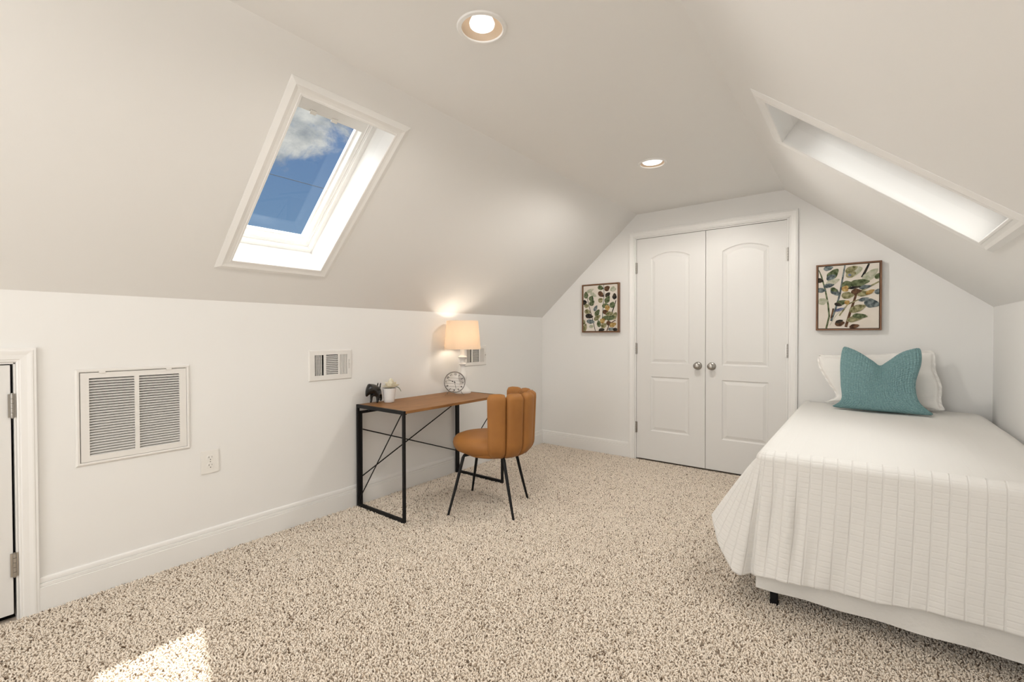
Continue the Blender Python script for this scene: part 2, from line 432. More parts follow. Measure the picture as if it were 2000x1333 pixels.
# flat ceiling with round openings for the lights
CANS = [(1.592, 1.243), (1.598, 2.874), (1.595, -0.39)]
RC = 0.074
bm = bmesh.new()
cells = [(cx-0.12, cx+0.12, cy-0.12, cy+0.12) for cx, cy in CANS]
slab(bm, (0, 0, ZC), (1, 0, 0), YV, (0, 0, -1), (XC1-0.02, XC2+0.02), (YB, YE+0.02), cells, 0.10)
for (cx, cy), c in zip(CANS, cells):
    n = 48; ring = []; sq = []
    for k in range(n):
        a = 2*PI*k/n + PI/4; ca_, sa_ = math.cos(a), math.sin(a); m_ = max(abs(ca_), abs(sa_))
        ring.append((cx+RC*ca_, cy+RC*sa_)); sq.append((cx+0.12*ca_/m_, cy+0.12*sa_/m_))
    rv = [bm.verts.new((x, y, ZC)) for x, y in ring]; sv = [bm.verts.new((x, y, ZC)) for x, y in sq]; rv2 = [bm.verts.new((x, y, ZC+0.1)) for x, y in ring]
    for k in range(n):
        k2 = (k+1) % n
        bm.faces.new((rv[k], sv[k], sv[k2], rv[k2])); bm.faces.new((rv[k], rv[k2], rv2[k2], rv2[k]))
bmesh.ops.remove_doubles(bm, verts=bm.verts, dist=1e-5)
struct(link('ceiling', bm, ceil_m))

# ------------------------------------------------------------------ baseboards
BB = [(0.0, -0.012), (0.0, 0.1315), (0.0045, 0.1315), (0.0075, 0.127), (0.009, 0.120), (0.0095, 0.1110), (0.0070, 0.1095), (0.0070, 0.1078), (0.0125, 0.1066), (0.0130, 0.0955), (0.0115, 0.0940), (0.0115, 0.0925), (0.0150, 0.0912), (0.0150, -0.012)]
def baseboard(name, segs):
    bm = bmesh.new()
    for (p, q, n) in segs:
        p, q, n = Vector(p), Vector(q), Vector(n)
        A = [bm.verts.new(p+n*d+Vector((0, 0, z))) for d, z in BB]; B = [bm.verts.new(q+n*d+Vector((0, 0, z))) for d, z in BB]
        for k in range(len(BB)):
            k2 = (k+1) % len(BB); bm.faces.new((A[k], A[k2], B[k2], B[k]))
        bm.faces.new(A); bm.faces.new(B[::-1])
    bmesh.ops.recalc_face_normals(bm, faces=bm.faces)
    return struct(link(name, bm, trim_m))
baseboard('baseboard_left', [((0, 0.305, 0), (0, YE, 0), (1, 0, 0)), ((0, YB, 0), (0, -0.49, 0), (1, 0, 0))])
baseboard('baseboard_end', [((0, YE, 0), (0.958, YE, 0), (0, -1, 0)), ((2.280, YE, 0), (XR, YE, 0), (0, -1, 0))])
baseboard('baseboard_right', [((XR, YB, 0), (XR, YE, 0), (-1, 0, 0))])
baseboard('baseboard_back', [((0, YB, 0), (XR, YB, 0), (0, 1, 0))])

# ------------------------------------------------------------------ door casings
CAS = [(0.006, -0.012), (0.006, 0.008), (0.010, 0.0105), (0.014, 0.0105), (0.017, 0.0135), (0.034, 0.0150), (0.046, 0.0185), (0.051, 0.0185), (0.054, 0.0165), (0.060, 0.0165), (0.062, 0.0140), (0.062, -0.001)]
bm = bmesh.new()
plane_frame(bm, (0, YE, 0), (1, 0, 0), (0, 0, 1), (0, -1, 0), DE[0]-0.002, DE[1]+0.002, -0.012, DE[3]+0.004, CAS, 'LRT')
# jamb lining of the closet opening
for x0, x1 in ((DE[0]-0.001, DE[0]+0.0035), (DE[1]-0.0035, DE[1]+0.001)): box(bm, x0-0.004, x1, YE-0.004, YE+T, -0.012, DE[3]+0.001)
box(bm, DE[0]-0.004, DE[1]+0.004, YE-0.004, YE+T, DE[3]-0.0002, DE[3]+0.006)
struct(link('trim_1', bm, trim_m))
bm = bmesh.new()
plane_frame(bm, (0, 0, 0), YV, (0, 0, 1), (1, 0, 0), DL[0]-0.001, DL[1]+0.001, -0.012, DL[3]+0.001, CAS, 'LRT')
for y0, y1 in ((DL[0]-0.004, DL[0]), (DL[1]-0.0005, DL[1]+0.004)): box(bm, -T, 0.002, y0, y1, -0.012, DL[3]+0.004)
box(bm, -T, 0.002, DL[0]-0.004, DL[1]+0.004, DL[3]-0.0005, DL[3]+0.006)
struct(link('trim_2', bm, trim_m))

# ------------------------------------------------------------------ doors
def panel_loop(x0, x1, z0, z1, arch, inset, n=28):
    x0 += inset; x1 -= inset; z0 += inset; z1 -= inset
    pts = [(x0, z0), (x1, z0)]
    for k in range(n+1):
        t = k/n; x = x1+(x0-x1)*t
        pts.append((x, z1+arch*math.sin(PI*t)**0.85 if arch else z1))
    return pts
PANEL = [(0.0, 0.0), (0.004, -0.005), (0.010, -0.0075), (0.016, -0.0075), (0.034, -0.0025), (0.037, -0.0015)]
def door_leaf_mesh(w, h, panels, th=0.034):
    """leaf in local x (0..w), z (0..h), front at y=0 facing -y; panels listed from the top down"""
    bm = bmesh.new()
    def loop(pts, y): return [bm.verts.new((a, y, b)) for a, b in pts]
    b = 0.0012
    cuts = [h-b]+[(p[2]+q[3])/2 for p, q in zip(panels, panels[1:])]+[b]
    for p, zt_, zb_ in zip(panels, cuts, cuts[1:]):
        src = panel_loop(*p, 0.0)
        cell = []
        for a, c in src:
            f = (a-p[0])/(p[1]-p[0]); x = b+(w-2*b)*f
            cell.append((x, zb_ if c <= p[2]+1e-6 else zt_))
        prev = loop(cell, 0)
        first = True
        for ins, d in PANEL:
            lp = loop(panel_loop(*p, ins), d*-1 if not first else 0)
            for k in range(len(lp)): bm.faces.new((prev[k], prev[(k+1) % len(lp)], lp[(k+1) % len(lp)], lp[k]))
            prev = lp; first = False
        bm.faces.new(prev)
    outer = loop([(b, b), (w-b, b), (w-b, h-b), (b, h-b)], 0)
    side = loop([(0, 0), (w, 0), (w, h), (0, h)], b); back = loop([(0, 0), (w, 0), (w, h), (0, h)], th)
    for A, B in ((outer, side), (side, back)):
        for k in range(4): bm.faces.new((A[k], A[(k+1) % 4], B[(k+1) % 4], B[k]))
    bm.faces.new(back)
    bmesh.ops.recalc_face_normals(bm, faces=bm.faces)
    return bm
def hinge_mesh(h=0.098, r=0.0052):
    bm = bmesh.new()
    n = 5; s = h/n
    for k in range(n):
        lathe(bm, [(0, k*s+0.0005), (r, k*s+0.0008), (r, (k+1)*s-0.0008), (0, (k+1)*s-0.0005)], seg=14)
    lathe(bm, [(0, -0.004), (r*0.75, -0.003), (r*0.8, 0), (0, 0.0003)], seg=14); lathe(bm, [(0, h-0.0003), (r*0.8, h), (r*0.75, h+0.003), (0, h+0.004)], seg=14)
    return bm
def knob(parent, x, y, z):
    bm = bmesh.new()
    prof = [(0.0, 0.0), (0.033, 0.0), (0.033, 0.003), (0.029, 0.008), (0.017, 0.011), (0.011, 0.015), (0.0105, 0.028), (0.016, 0.033), (0.0245, 0.040), (0.0265, 0.047), (0.0245, 0.055), (0.018, 0.0595), (0.008, 0.061), (0, 0.061)]
    lathe(bm, prof, (x, y, z), seg=36, axis=(0, -1, 0))
    o = link('door_knob', bm, nickel_m, parent, True, 50)
    o['label'] = 'round satin nickel door knob'
def closet_door(name, x0, x1, px0, px1, hinge_x, kx):
    z0, z1 = 0.004, 1.984
    t = thing(name, (x0, YE+0.004, 0), None, None, kind='structure')
    bm = door_leaf_mesh(x1-x0, z1-z0, [(px0-x0, px1-x0, 0.868-z0, 1.800-z0, 0.044), (px0-x0, px1-x0, 0.262-z0, 0.750-z0, 0)])
    bmesh.ops.translate(bm, verts=bm.verts, vec=(x0, YE+0.004, z0))
    link('door_leaf', bm, door_m, t)
    knob(t, kx, YE+0.003, 0.860)
    for z in (1.675, 0.948, 0.234):
        bm = hinge_mesh(); s = 1 if hinge_x > 1.6 else -1
        box(bm, -0.003 if s < 0 else -0.014, 0.014 if s < 0 else 0.003, 0.001, 0.003, 0, 0.098)
        bmesh.ops.translate(bm, verts=bm.verts, vec=(hinge_x, YE-0.002, z))
        link('hinge', bm, nickel_m, t, True, 40)
closet_door('door_1', 1.0275, 1.6235, 1.160, 1.494, 1.024, 1.566)
closet_door('door_2', 1.6265, 2.208, 1.753, 2.088, 2.2135, 1.676)
t = thing('door_3', (0, DL[0], 0), None, None, kind='structure')
bm = bmesh.new(); box(bm, -0.036, -0.002, DL[0]+0.004, 0.2365, 0.016, 1.006, 0.0012); link('door_leaf', bm, door_m, t)
for z0, z1 in ((0.799, 0.892), (0.166, 0.259)):
    bm = hinge_mesh(z1-z0, 0.0058); box(bm, -0.003, -0.0005, -0.012, 0.010, 0, z1-z0)
    bmesh.ops.translate(bm, verts=bm.verts, vec=(0.004, 0.2405, z0)); link('hinge', bm, nickel_m, t, True, 40)
# near-black boxes put the shade of crawl space and closet into colour
def dark_box(name, x0, x1, y0, y1, z0, z1, openside):
    bm = bmesh.new(); box(bm, x0, x1, y0, y1, z0, z1)
    c = Vector(((x0+x1)/2, (y0+y1)/2, (z0+z1)/2)); d = Vector(openside)
    f = max(bm.faces, key=lambda f: (f.calc_center_median()-c).dot(d)); bmesh.ops.delete(bm, geom=[f], context='FACES_ONLY')
    bmesh.ops.reverse_faces(bm, faces=bm.faces)
    return struct(link(name, bm, dark_m))
dark_box('crawl_shade_box', -0.55, -0.040, DL[0], DL[1], -0.0115, 1.02, (1, 0, 0))
dark_box('closet_shade_box', DE[0], DE[1], YE+T, YE+0.7, -0.16, 2.0, (0, -1, 0))

# ------------------------------------------------------------------ skylights
SKC = [(0.0, -0.010), (-0.006, -0.010), (-0.006, 0.006), (-0.004, 0.0085), (0.003, 0.0090), (0.006, 0.0075), (0.020, 0.0080), (0.030, 0.0100), (0.034, 0.0108), (0.057, 0.0018), (0.057, -0.001)]
def skylight(name, O, U, Nn, sk, reflected_line=False):
    """U up-slope, Nn into the room"""
    y0, y1, s0, s1 = sk
    root = thing(name, O+U*s0+YV*y0, None, None, kind='structure')
    Vv = U
    def P(y, s, d): return O+YV*y+U*s-Nn*d
    bm = bmesh.new(); plane_frame(bm, O, YV, U, Nn, y0, y1, s0, s1, SKC)
    link('window_casing', bm, trim_m, root)
    # shaft lining (two boards deep, with a thin joint)
    bm = bmesh.new(); D = 0.30
    for k, (d0, d1, o) in enumerate(((-0.003, 0.074, 0.0), (0.0765, D, 0.0015))):
        plane_frame(bm, O, YV, U, Nn, y0, y1, s0, s1, [(o+0.012, -d0), (o-0.001, -d0), (o-0.001, -d1), (o+0.012, -d1)])
    link('window_lining', bm, trim_m, root)
    # fixed frame and sash
    bm = bmesh.new()
    plane_frame(bm, O, YV, U, Nn, y0, y1, s0, s1, [(0.002, -0.150), (-0.022, -0.150), (-0.024, -0.153), (-0.024, -0.156), (-0.028, -0.158), (-0.028, -0.182), (0.002, -0.182)])
    link('window_frame', bm, trim_m, root, False)
    bm = bmesh.new()
    plane_frame(bm, O, YV, U, Nn, y0+0.024, y1-0.024, s0+0.028, s1-0.030, [(0.0, -0.163), (-0.010, -0.163), (-0.012, -0.166), (-0.024, -0.168), (-0.028, -0.196), (-0.036, -0.200), (-0.036, -0.220), (0, -0.220)])
    sash = link('window_sash', bm, trim_m, root, False)
    bm = bmesh.new()
    yc = (y0+y1)/2
    vs = [bm.verts.new(P(a, b, c)) for c in (0.206, 0.211) for a, b in ((y0+0.05, s0+0.05), (y1-0.05, s0+0.05), (y1-0.05, s1-0.05), (y0+0.05, s1-0.05))]
    bm.faces.new(vs[:4])
    bmesh.ops.delete(bm, geom=vs[4:], context='VERTS')
    link('window_pane', bm, glass_m, sash)
    # roller blind cassette with two catches along the head
    bm = bmesh.new()
    def obox(bm, ya, yb, sa, sb, da, db):
        q = [bm.verts.new(P(a, b, c)) for c in (da, db) for a, b in ((ya, sa), (yb, sa), (yb, sb), (ya, sb))]
        for f in ((0, 1, 2, 3), (7, 6, 5, 4), (0, 4, 5, 1), (1, 5, 6, 2), (2, 6, 7, 3), (3, 7, 4, 0)): bm.faces.new([q[i] for i in f])
        bmesh.ops.recalc_face_normals(bm, faces=bm.faces)
    obox(bm, y0+0.040, y1-0.040, s1-0.120, s1-0.034, 0.166, 0.196)
    h = link('blind_rail', bm, trim_m, root)
    for yy in (yc-0.085, yc+0.02):
        bm = bmesh.new(); obox(bm, yy, yy+0.028, s1-0.127, s1-0.108, 0.160, 0.170); link('catch', bm, plastic_m, h)
    if reflected_line:
        bm = bmesh.new(); tube(bm, [P(y0+0.05, s0+0.385, 0.226), P(y1-0.05, s0+0.385, 0.226)], 0.0014, 8)  # dark bar put in to stand for a reflection on the pane
        o = link('reflection_bar', bm, dark_m, root); o['label'] = 'thin dark reflection line across the glass'
    return root
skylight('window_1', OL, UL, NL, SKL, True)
skylight('window_2', OR, UR, NR, SKR)
# unseen gable window, added behind the camera to go with the fill light
t = thing('added_window', (BW[0], YB, BW[2]), None, None, kind='structure')
bm = bmesh.new(); plane_frame(bm, (0, YB, 0), (1, 0, 0), (0, 0, 1), (0, 1, 0), BW[0], BW[1], BW[2], BW[3], CAS); link('window_casing', bm, trim_m, t)
bm = bmesh.new(); plane_frame(bm, (0, YB, 0), (1, 0, 0), (0, 0, 1), (0, 1, 0), BW[0], BW[1], BW[2], BW[3], [(0.002, -0.03), (-0.04, -0.03), (-0.04, -0.08), (0.002, -0.08)])
box(bm, BW[0], BW[1], YB-0.07, YB-0.04, 1.23, 1.27); box(bm, 1.585, 1.615, YB-0.07, YB-0.04, BW[2], BW[3]); link('window_frame', bm, trim_m, t)

# ------------------------------------------------------------------ recessed ceiling lights
def can_light(cx, cy, label, deep, watts, group='recessed ceiling lights'):
    t = thing('recessed_light', (cx, cy, ZC), label, 'ceiling light', group)
    bm = bmesh.new(); lathe(bm, [(RC-0.001, 0.002), (RC-0.0015, -0.004), (RC+0.001, -0.006), (RC+0.012, -0.0045), (RC+0.0155, 0.0), (RC-0.001, 0.0005)], (cx, cy, ZC), seg=64); link('trim_ring', bm, trim_m, t, True, 40)
    bm = bmesh.new(); prof = [(RC-0.001, -0.001), (RC-0.006, 0.02), (RC-0.014, 0.055), (RC-0.019, 0.085), (0.0, 0.085)]
    if not deep: prof = [(RC-0.001, -0.001), (RC-0.004, 0.010), (RC-0.006, 0.012), (0, 0.012)]
    lathe(bm, prof, (cx, cy, ZC), seg=64); link('reflector', bm, baffle_m, t, True, 40)
    bm = bmesh.new()
    if deep: lathe(bm, [(0, 0.000), (0.022, 0.001), (0.036, 0.0035), (0.0435, 0.008), (0.045, 0.014), (0.040, 0.026), (0.028, 0.040), (0.022, 0.084)], (cx, cy, ZC), seg=48)
    else: lathe(bm, [(0, 0.001), (0.040, 0.002), (0.058, 0.006), (0.062, 0.0115)], (cx, cy, ZC), seg=48)
    link('bulb', bm, bulb_m, t, True)
    light('can_lamp', 'SPOT', (cx, cy, ZC-0.012), watts, WARM, (0, 0, -1), spot_size=math.radians(176), spot_blend=0.35, shadow_soft_size=0.05)
can_light(*CANS[0], 'white recessed ceiling light with its glowing bulb showing, nearest the camera', True, 22.0)
can_light(*CANS[1], 'white recessed ceiling light seen as a bright flat disc, nearer the closet doors', False, 42.0)
can_light(*CANS[2], 'white recessed ceiling light added behind the camera for fill, out of the picture', False, 22.0)  # unseen fixture, added as a source of extra fill

# ------------------------------------------------------------------ return-air grille
t = thing('return_air_grille', (0, 0.63, 0.566), 'large white return air grille with two banks of slats low on the left wall', 'vent')
bm = bmesh.new(); plane_frame(bm, (0, 0, 0), YV, (0, 0, 1), (1, 0, 0), 0.436, 0.829, 0.572, 0.963, [(0, -0.015), (0, 0.007), (0.003, 0.009), (0.008, 0.009), (0.013, 0.005), (0.0145, -0.001)]); link('outer_frame', bm, grille_m, t)
bm = bmesh.new(); slab(bm, (0.006, 0, 0), YV, (0, 0, 1), (1, 0, 0), (0.4385, 0.8275), (0.5735, 0.9605), [(0.467, 0.6245, 0.597, 0.936), (0.641, 0.799, 0.597, 0.936)], 0.012)
link('grille_door', bm, grille_m, t)
for (a, b) in ((0.467, 0.6245), (0.641, 0.799)):
    bm = bmesh.new(); n = 29; p = (0.936-0.597)/n
    for k in range(n):
        z = 0.597+p*k
        q = [bm.verts.new(v) for v in ((0.0052, a-0.001, z+0.0005), (0.0052, b+0.001, z+0.0005), (-0.0075, b+0.001, z+p*0.70), (-0.0075, a-0.001, z+p*0.70),
                                       (0.0052, a-0.001, z-0.0006), (0.0052, b+0.001, z-0.0006), (-0.0082, b+0.001, z+p*0.62), (-0.0082, a-0.001, z+p*0.62))]
        for f in ((0, 1, 2, 3), (7, 6, 5, 4), (0, 4, 5, 1), (3, 2, 6, 7)): bm.faces.new([q[i] for i in f])
    bmesh.ops.recalc_face_normals(bm, faces=bm.faces)
    link('slat_bank', bm, grille_m, t)
for y in (0.50, 0.745):
    bm = bmesh.new(); box(bm, 0.004, 0.0105, y, y+0.022, 0.957, 0.967, 0.001); link('latch', bm, grille_m, t)
dark_box('grille_shade_box', -0.30, -0.012, 0.431, 0.830, 0.571, 0.964, (1, 0, 0))  # near-black box for the shade behind the slats

# ------------------------------------------------------------------ supply registers
def register(y0, y1, z0, z1, label):
    t = thing('supply_register', (0, (y0+y1)/2, z0), label, 'vent', 'small wall registers')
    w, h = y1-y0, z1-z0
    sec = [(0.128, 0.325), (0.383, 0.658), (0.708, 0.893)]
    va, vb = z0+h*0.175, z0+h*0.845
    holes = [(y0+w*a, y0+w*b, va, vb) for a, b in sec]
    lv = (y0+w*0.925, y0+w*0.935, z0+h*0.36, z0+h*0.67)
    bm = bmesh.new(); slab(bm, (0.0075, 0, 0), YV, (0, 0, 1), (1, 0, 0), (y0+0.006, y1-0.006), (z0+0.006, z1-0.006), holes+[lv], 0.003)
    plane_frame(bm, (0, 0, 0), YV, (0, 0, 1), (1, 0, 0), y0+0.006, y1-0.006, z0+0.006, z1-0.006, [(0, 0.0045), (0, 0.0075), (0.003, 0.006), (0.006, 0.0), (0.006, -0.001)])
    link('face_plate', bm, grille_m, t)
    # left bank: upright fins with fine horizontal blades behind
    ya, yb = holes[0][:2]; n = 5; p = (yb-ya)/n
    bm = bmesh.new()
    for k in range(1, n):
        yy = ya+p*k-p*0.05
        bar(bm, (0.006, yy, va), (0.006, yy, vb), 0.0022, 0.0018)
        bar(bm, (0.0, yy-0.003, va), (0.0, yy-0.003, vb), 0.0012, 0.010)
    m = 6
    for k in range(1, m):
        zz = va+(vb-va)*k/m; bar(bm, (-0.012, ya, zz), (-0.012, yb, zz), 0.003, 0.0016)
    link('louver_bank', bm, grille_m, t)
    # middle bank: tilted horizontal louvres
    ya, yb = holes[1][:2]; n = 11; p = (vb-va)/n; bm = bmesh.new()
    for k in range(n):
        z = va+p*k
        q = [bm.verts.new(v) for v in ((0.0072, ya, z+p*0.05), (0.0072, yb, z+p*0.05), (-0.004, yb, z+p*0.68), (-0.004, ya, z+p*0.68), (0.0072, ya, z-p*0.08), (0.0072, yb, z-p*0.08), (-0.004, yb, z+p*0.56), (-0.004, ya, z+p*0.56))]
        for f in ((0, 1, 2, 3), (7, 6, 5, 4), (0, 4, 5, 1), (3, 2, 6, 7)): bm.faces.new([q[i] for i in f])
    bmesh.ops.recalc_face_normals(bm, faces=bm.faces); link('louver_bank', bm, grille_m, t)
    # right bank: upright louvres turned away, so their faces show
    ya, yb = holes[2][:2]; n = 5; p = (yb-ya)/n; bm = bmesh.new()
    for k in range(n):
        y = ya+p*k
        q = [bm.verts.new(v) for v in ((0.0072, y+p*1.0, va), (0.0072, y+p*1.0, vb), (-0.006, y+p*0.22, vb), (-0.006, y+p*0.22, va), (0.0072, y+p*0.86, va), (0.0072, y+p*0.86, vb), (-0.006, y+p*0.10, vb), (-0.006, y+p*0.10, va))]
        for f in ((0, 1, 2, 3), (7, 6, 5, 4), (0, 4, 5, 1), (3, 2, 6, 7)): bm.faces.new([q[i] for i in f])
    bmesh.ops.recalc_face_normals(bm, faces=bm.faces); link('louver_bank', bm, grille_m, t)
    bm = bmesh.new(); box(bm, 0.0, 0.020, lv[0]+0.001, lv[1]-0.001, z0+h*0.50, z0+h*0.54, 0.0006); box(bm, 0.014, 0.020, lv[0]-0.001, lv[1]+0.008, z0+h*0.49, z0+h*0.55, 0.0008)
    link('damper_lever', bm, grille_m, t)
    return t
register(1.462, 1.756, 0.839, 1.029, 'small white wall register standing clear between the grille and the desk')
register(2.815, 3.109, 0.857, 1.030, 'small white wall register partly hidden behind the lamp shade')
dark_box('register_shade_box_1', -0.30, -0.02, V1[0]+0.001, V1[1]-0.001, V1[2]+0.001, V1[3]-0.001, (1, 0, 0))  # near-black boxes put in as the shade behind both registers
dark_box('register_shade_box_2', -0.30, -0.02, V2[0]+0.001, V2[1]-0.001, V2[2]+0.001, V2[3]-0.001, (1, 0, 0))

# ------------------------------------------------------------------ power outlet
t = thing('power_outlet', (0, 0.930, 0.412), 'white duplex power outlet on the left wall beside the large grille', 'outlet')
bm = bmesh.new(); box(bm, 0.0, 0.0055, 0.888, 0.972, 0.412, 0.532, 0.003); link('cover_plate', bm, plastic_m, t, True, 40)
for zc in (0.492, 0.452):
    bm = bmesh.new(); lathe(bm, [(0, 0.0075), (0.0155, 0.0075), (0.0170, 0.0065), (0.0170, 0.003)], (0, 0.930, zc), seg=40, axis=(1, 0, 0))
    for v in bm.verts: v.co.z = zc+max(-0.0145, min(0.0145, v.co.z-zc))
    r = link('receptacle', bm, plastic_m, t, True, 30)
    bm = bmesh.new()
    box(bm, 0.006, 0.0079, 0.9225, 0.9240, zc+0.000, zc+0.009); box(bm, 0.006, 0.0079, 0.9355, 0.9370, zc+0.001, zc+0.008)
    box(bm, 0.006, 0.0079, 0.9200, 0.9225, zc+0.003, zc+0.0045)
    lathe(bm, [(0, 0.0079), (0.0024, 0.0079), (0.0024, 0.006)], (0, 0.930, zc-0.008), seg=14, axis=(1, 0, 0))
    link('slots', bm, slot_m, r)
bm = bmesh.new(); lathe(bm, [(0, 0.0073), (0.0022, 0.0070), (0.003, 0.0055)], (0, 0.930, 0.472), seg=14, axis=(1, 0, 0)); link('screw', bm, nickel_m, t, True)

# ------------------------------------------------------------------ desk
DX0, DX1, DY0, DY1, DZ = 0.022, 0.502, 1.775, 2.730, 0.667
t = thing('desk', ((DX0+DX1)/2, (DY0+DY1)/2, 0), 'narrow wood-topped desk on a black metal frame with crossed rods, against the left wall', 'desk')
bm = bmesh.new(); box(bm, DX0+0.004, DX1, DY0+0.0165, DY1-0.0165, DZ-0.017, DZ, 0.001); link('tabletop', bm, wood_m, t)
def side_frame(y):
    tb = 0.0165; zb = -0.008
    bm = bmesh.new()
    box(bm, DX0, DX0+tb, y, y+tb, zb, DZ-0.0212, 0.001); box(bm, DX1-tb, DX1, y, y+tb, zb, DZ-0.0212, 0.001)
    box(bm, DX0, DX1, y, y+tb, DZ-0.0215, DZ+0.0005, 0.001); box(bm, DX0+tb-0.0005, DX1-tb+0.0005, y+0.0002, y+tb-0.0002, zb, tb, 0.001)
    return bm
link('side_frame', side_frame(DY0), black_m, t); link('side_frame', side_frame(DY1-0.0165), black_m, t)
# inner folding uprights beside the wall-side legs
for y in (DY0+0.0175, DY1-0.0345-0.002):
    bm = bmesh.new(); box(bm, DX0+0.001, DX0+0.018, y+0.002, y+0.0185, 0.0, DZ-0.045, 0.001); link('folding_upright', bm, black_m, t)
bm = bmesh.new(); box(bm, DX0+0.004, DX0+0.020, DY0+0.02, DY1-0.02, DZ-0.062, DZ-0.045, 0.001); link('back_rail', bm, black_m, t)
bm = bmesh.new(); box(bm, DX0+0.10, DX0+0.118, DY0+0.02, DY0+0.20, DZ-0.034, DZ-0.018, 0.001); link('folding_bar', bm, black_m, t)
bm = bmesh.new(); box(bm, DX1-0.03, DX1-0.012, DY0+0.016, DY0+0.035, DZ-0.025, DZ-0.017, 0.001); link('hinge_bracket', bm, black_m, t)
def rod(name, a, b, r=0.0036):
    bm = bmesh.new(); tube(bm, [a, b], r, 10); return link(name, bm, black_m, t, True, 50)
# side braces and the long X across the back
rod('side_brace', (DX0+0.012, DY0+0.010, 0.035), (DX1-0.030, DY0+0.010, DZ-0.020))
rod('side_brace', (DX0+0.012, DY1-0.010, 0.035), (DX1-0.030, DY1-0.010, DZ-0.020))
rod('back_brace', (DX0+0.012, DY0+0.036, 0.188), (DX0+0.012, DY1-0.03, 0.575), 0.0042)
rod('back_brace', (DX0+0.022, DY0+0.036, 0.500), (DX0+0.022, DY1-0.03, 0.180), 0.0042)

# ------------------------------------------------------------------ table lamp
LX, LY = 0.165, 2.636
t = thing('table_lamp', (LX, LY, DZ), 'lit table lamp with cream tapered shade and white turned base on the desk', 'lamp')
prof = [(0, 0), (0.064, 0), (0.066, 0.004), (0.066, 0.014), (0.062, 0.020), (0.056, 0.024), (0.045, 0.034), (0.033, 0.048), (0.0245, 0.062), (0.0215, 0.076), (0.024, 0.088), (0.030, 0.104), (0.0345, 0.120), (0.035, 0.132), (0.032, 0.146), (0.026, 0.162), (0.0205, 0.180), (0.0185, 0.200), (0.0185, 0.216), (0.022, 0.219), (0.029, 0.224), (0.030, 0.229), (0.026, 0.233), (0.0215, 0.236), (0.0205, 0.246), (0.0225, 0.258), (0.029, 0.272), (0.035, 0.278), (0.036, 0.283), (0.028, 0.289), (0.0185, 0.297), (0.0175, 0.310), (0.0165, 0.345), (0.0165, 0.372), (0, 0.372)]
bm = bmesh.new(); lathe(bm, [(r, h+DZ) for r, h in prof], (LX, LY, 0), seg=48); link('lamp_base', bm, lampbase_m, t, True, 50)
bm = bmesh.new(); lathe(bm, [(0.1430, 1.012), (0.1235, 1.234), (0.1220, 1.234), (0.1415, 1.012), (0.1430, 1.012)], (LX, LY, 0), seg=72); link('lamp_shade', bm, shade_m, t, True, 50)
bm = bmesh.new(); zf = 1.205
for k in range(3):
    a = 2*PI*k/3+0.4; tube(bm, [(LX+0.004*math.cos(a), LY+0.004*math.sin(a), zf-0.005), (LX+0.1235*math.cos(a), LY+0.1235*math.sin(a), zf+0.015)], 0.0013, 6)
tube(bm, [(LX, LY, 1.035), (LX, LY, zf+0.01)], 0.002, 8); link('shade_spider', bm, nickel_m, t)
bm = bmesh.new(); lathe(bm, [(0.012, 1.045), (0.016, 1.06), (0.028, 1.085), (0.030, 1.10), (0.024, 1.12), (0.0, 1.132)], (LX, LY, 0), seg=24); link('bulb', bm, lampbulb_m, t, True)
light('lamp_glow', 'POINT', (LX, LY, 1.148), 1.2, (1.0, 0.90, 0.80), shadow_soft_size=0.006)

# ------------------------------------------------------------------ clock
CK = Vector((0.214, 2.498, 0.765)); t = thing('desk_clock', (CK.x, CK.y, DZ), 'round openwork wire clock on splayed wire feet, standing before the lamp', 'clock')
cn = Vector((EYE.x-CK.x, EYE.y-CK.y, 0)).normalized(); cu = Vector((cn.y*-1, cn.x, 0)); cu = Vector((0, 0, 1)).cross(cn).normalized(); cv = Vector((0, 0, 1))
def cp(x, y, d=0.0): return CK+cu*x+cv*y+cn*d
def circ(R, d, n=56): return [cp(R*math.cos(2*PI*k/n), R*math.sin(2*PI*k/n), d) for k in range(n)]
bm = bmesh.new(); tube(bm, circ(0.077, 0.012), 0.0028, 8, closed=True); tube(bm, circ(0.078, -0.018), 0.0026, 8, closed=True)
r_ = 0.0795
for d in (0,):
    n = 56; A = circ(r_, 0.010, n); B = circ(r_, -0.014, n); A2 = circ(r_-0.0025, 0.010, n); B2 = circ(r_-0.0025, -0.014, n)
    vv = [[bm.verts.new(p) for p in q] for q in (A, B, B2, A2)]
    for i in range(4):
        P_, Q_ = vv[i], vv[(i+1) % 4]
        for k in range(n): bm.faces.new((P_[k], P_[(k+1) % n], Q_[(k+1) % n], Q_[k]))
bmesh.ops.recalc_face_normals(bm, faces=bm.faces)
rim = link('clock_rim', bm, antique_m, t, True, 40)
for k, (yy, dy) in enumerate(((0.035, -0.010), (0.013, -0.009), (-0.007, -0.010), (-0.030, -0.009), (-0.052, -0.008), (-0.070, -0.005))):
    x = math.sqrt(max(0.078**2-yy**2, 0))*0.98
    bm = bmesh.new(); tube(bm, [cp(-x, yy, -0.004), cp(0, yy+dy*0.4, -0.002), cp(x, yy+dy, -0.004)], 0.0008, 6); link('cross_wire', bm, antique_m, t)
def text_mesh(s, size):
    c = bpy.data.curves.new('t', 'FONT'); c.body = s; c.size = size; c.extrude = 0.0006; c.offset = 0.0006; c.align_x = 'CENTER'; c.align_y = 'CENTER'
    o = bpy.data.objects.new('t', c); COL.objects.link(o); dg = bpy.context.evaluated_depsgraph_get(); dg.update()
    me = bpy.data.meshes.new_from_object(o.evaluated_get(dg)); bpy.data.objects.remove(o); bpy.data.curves.remove(c)
    bm = bmesh.new(); bm.from_mesh(me); bpy.data.meshes.remove(me); return bm
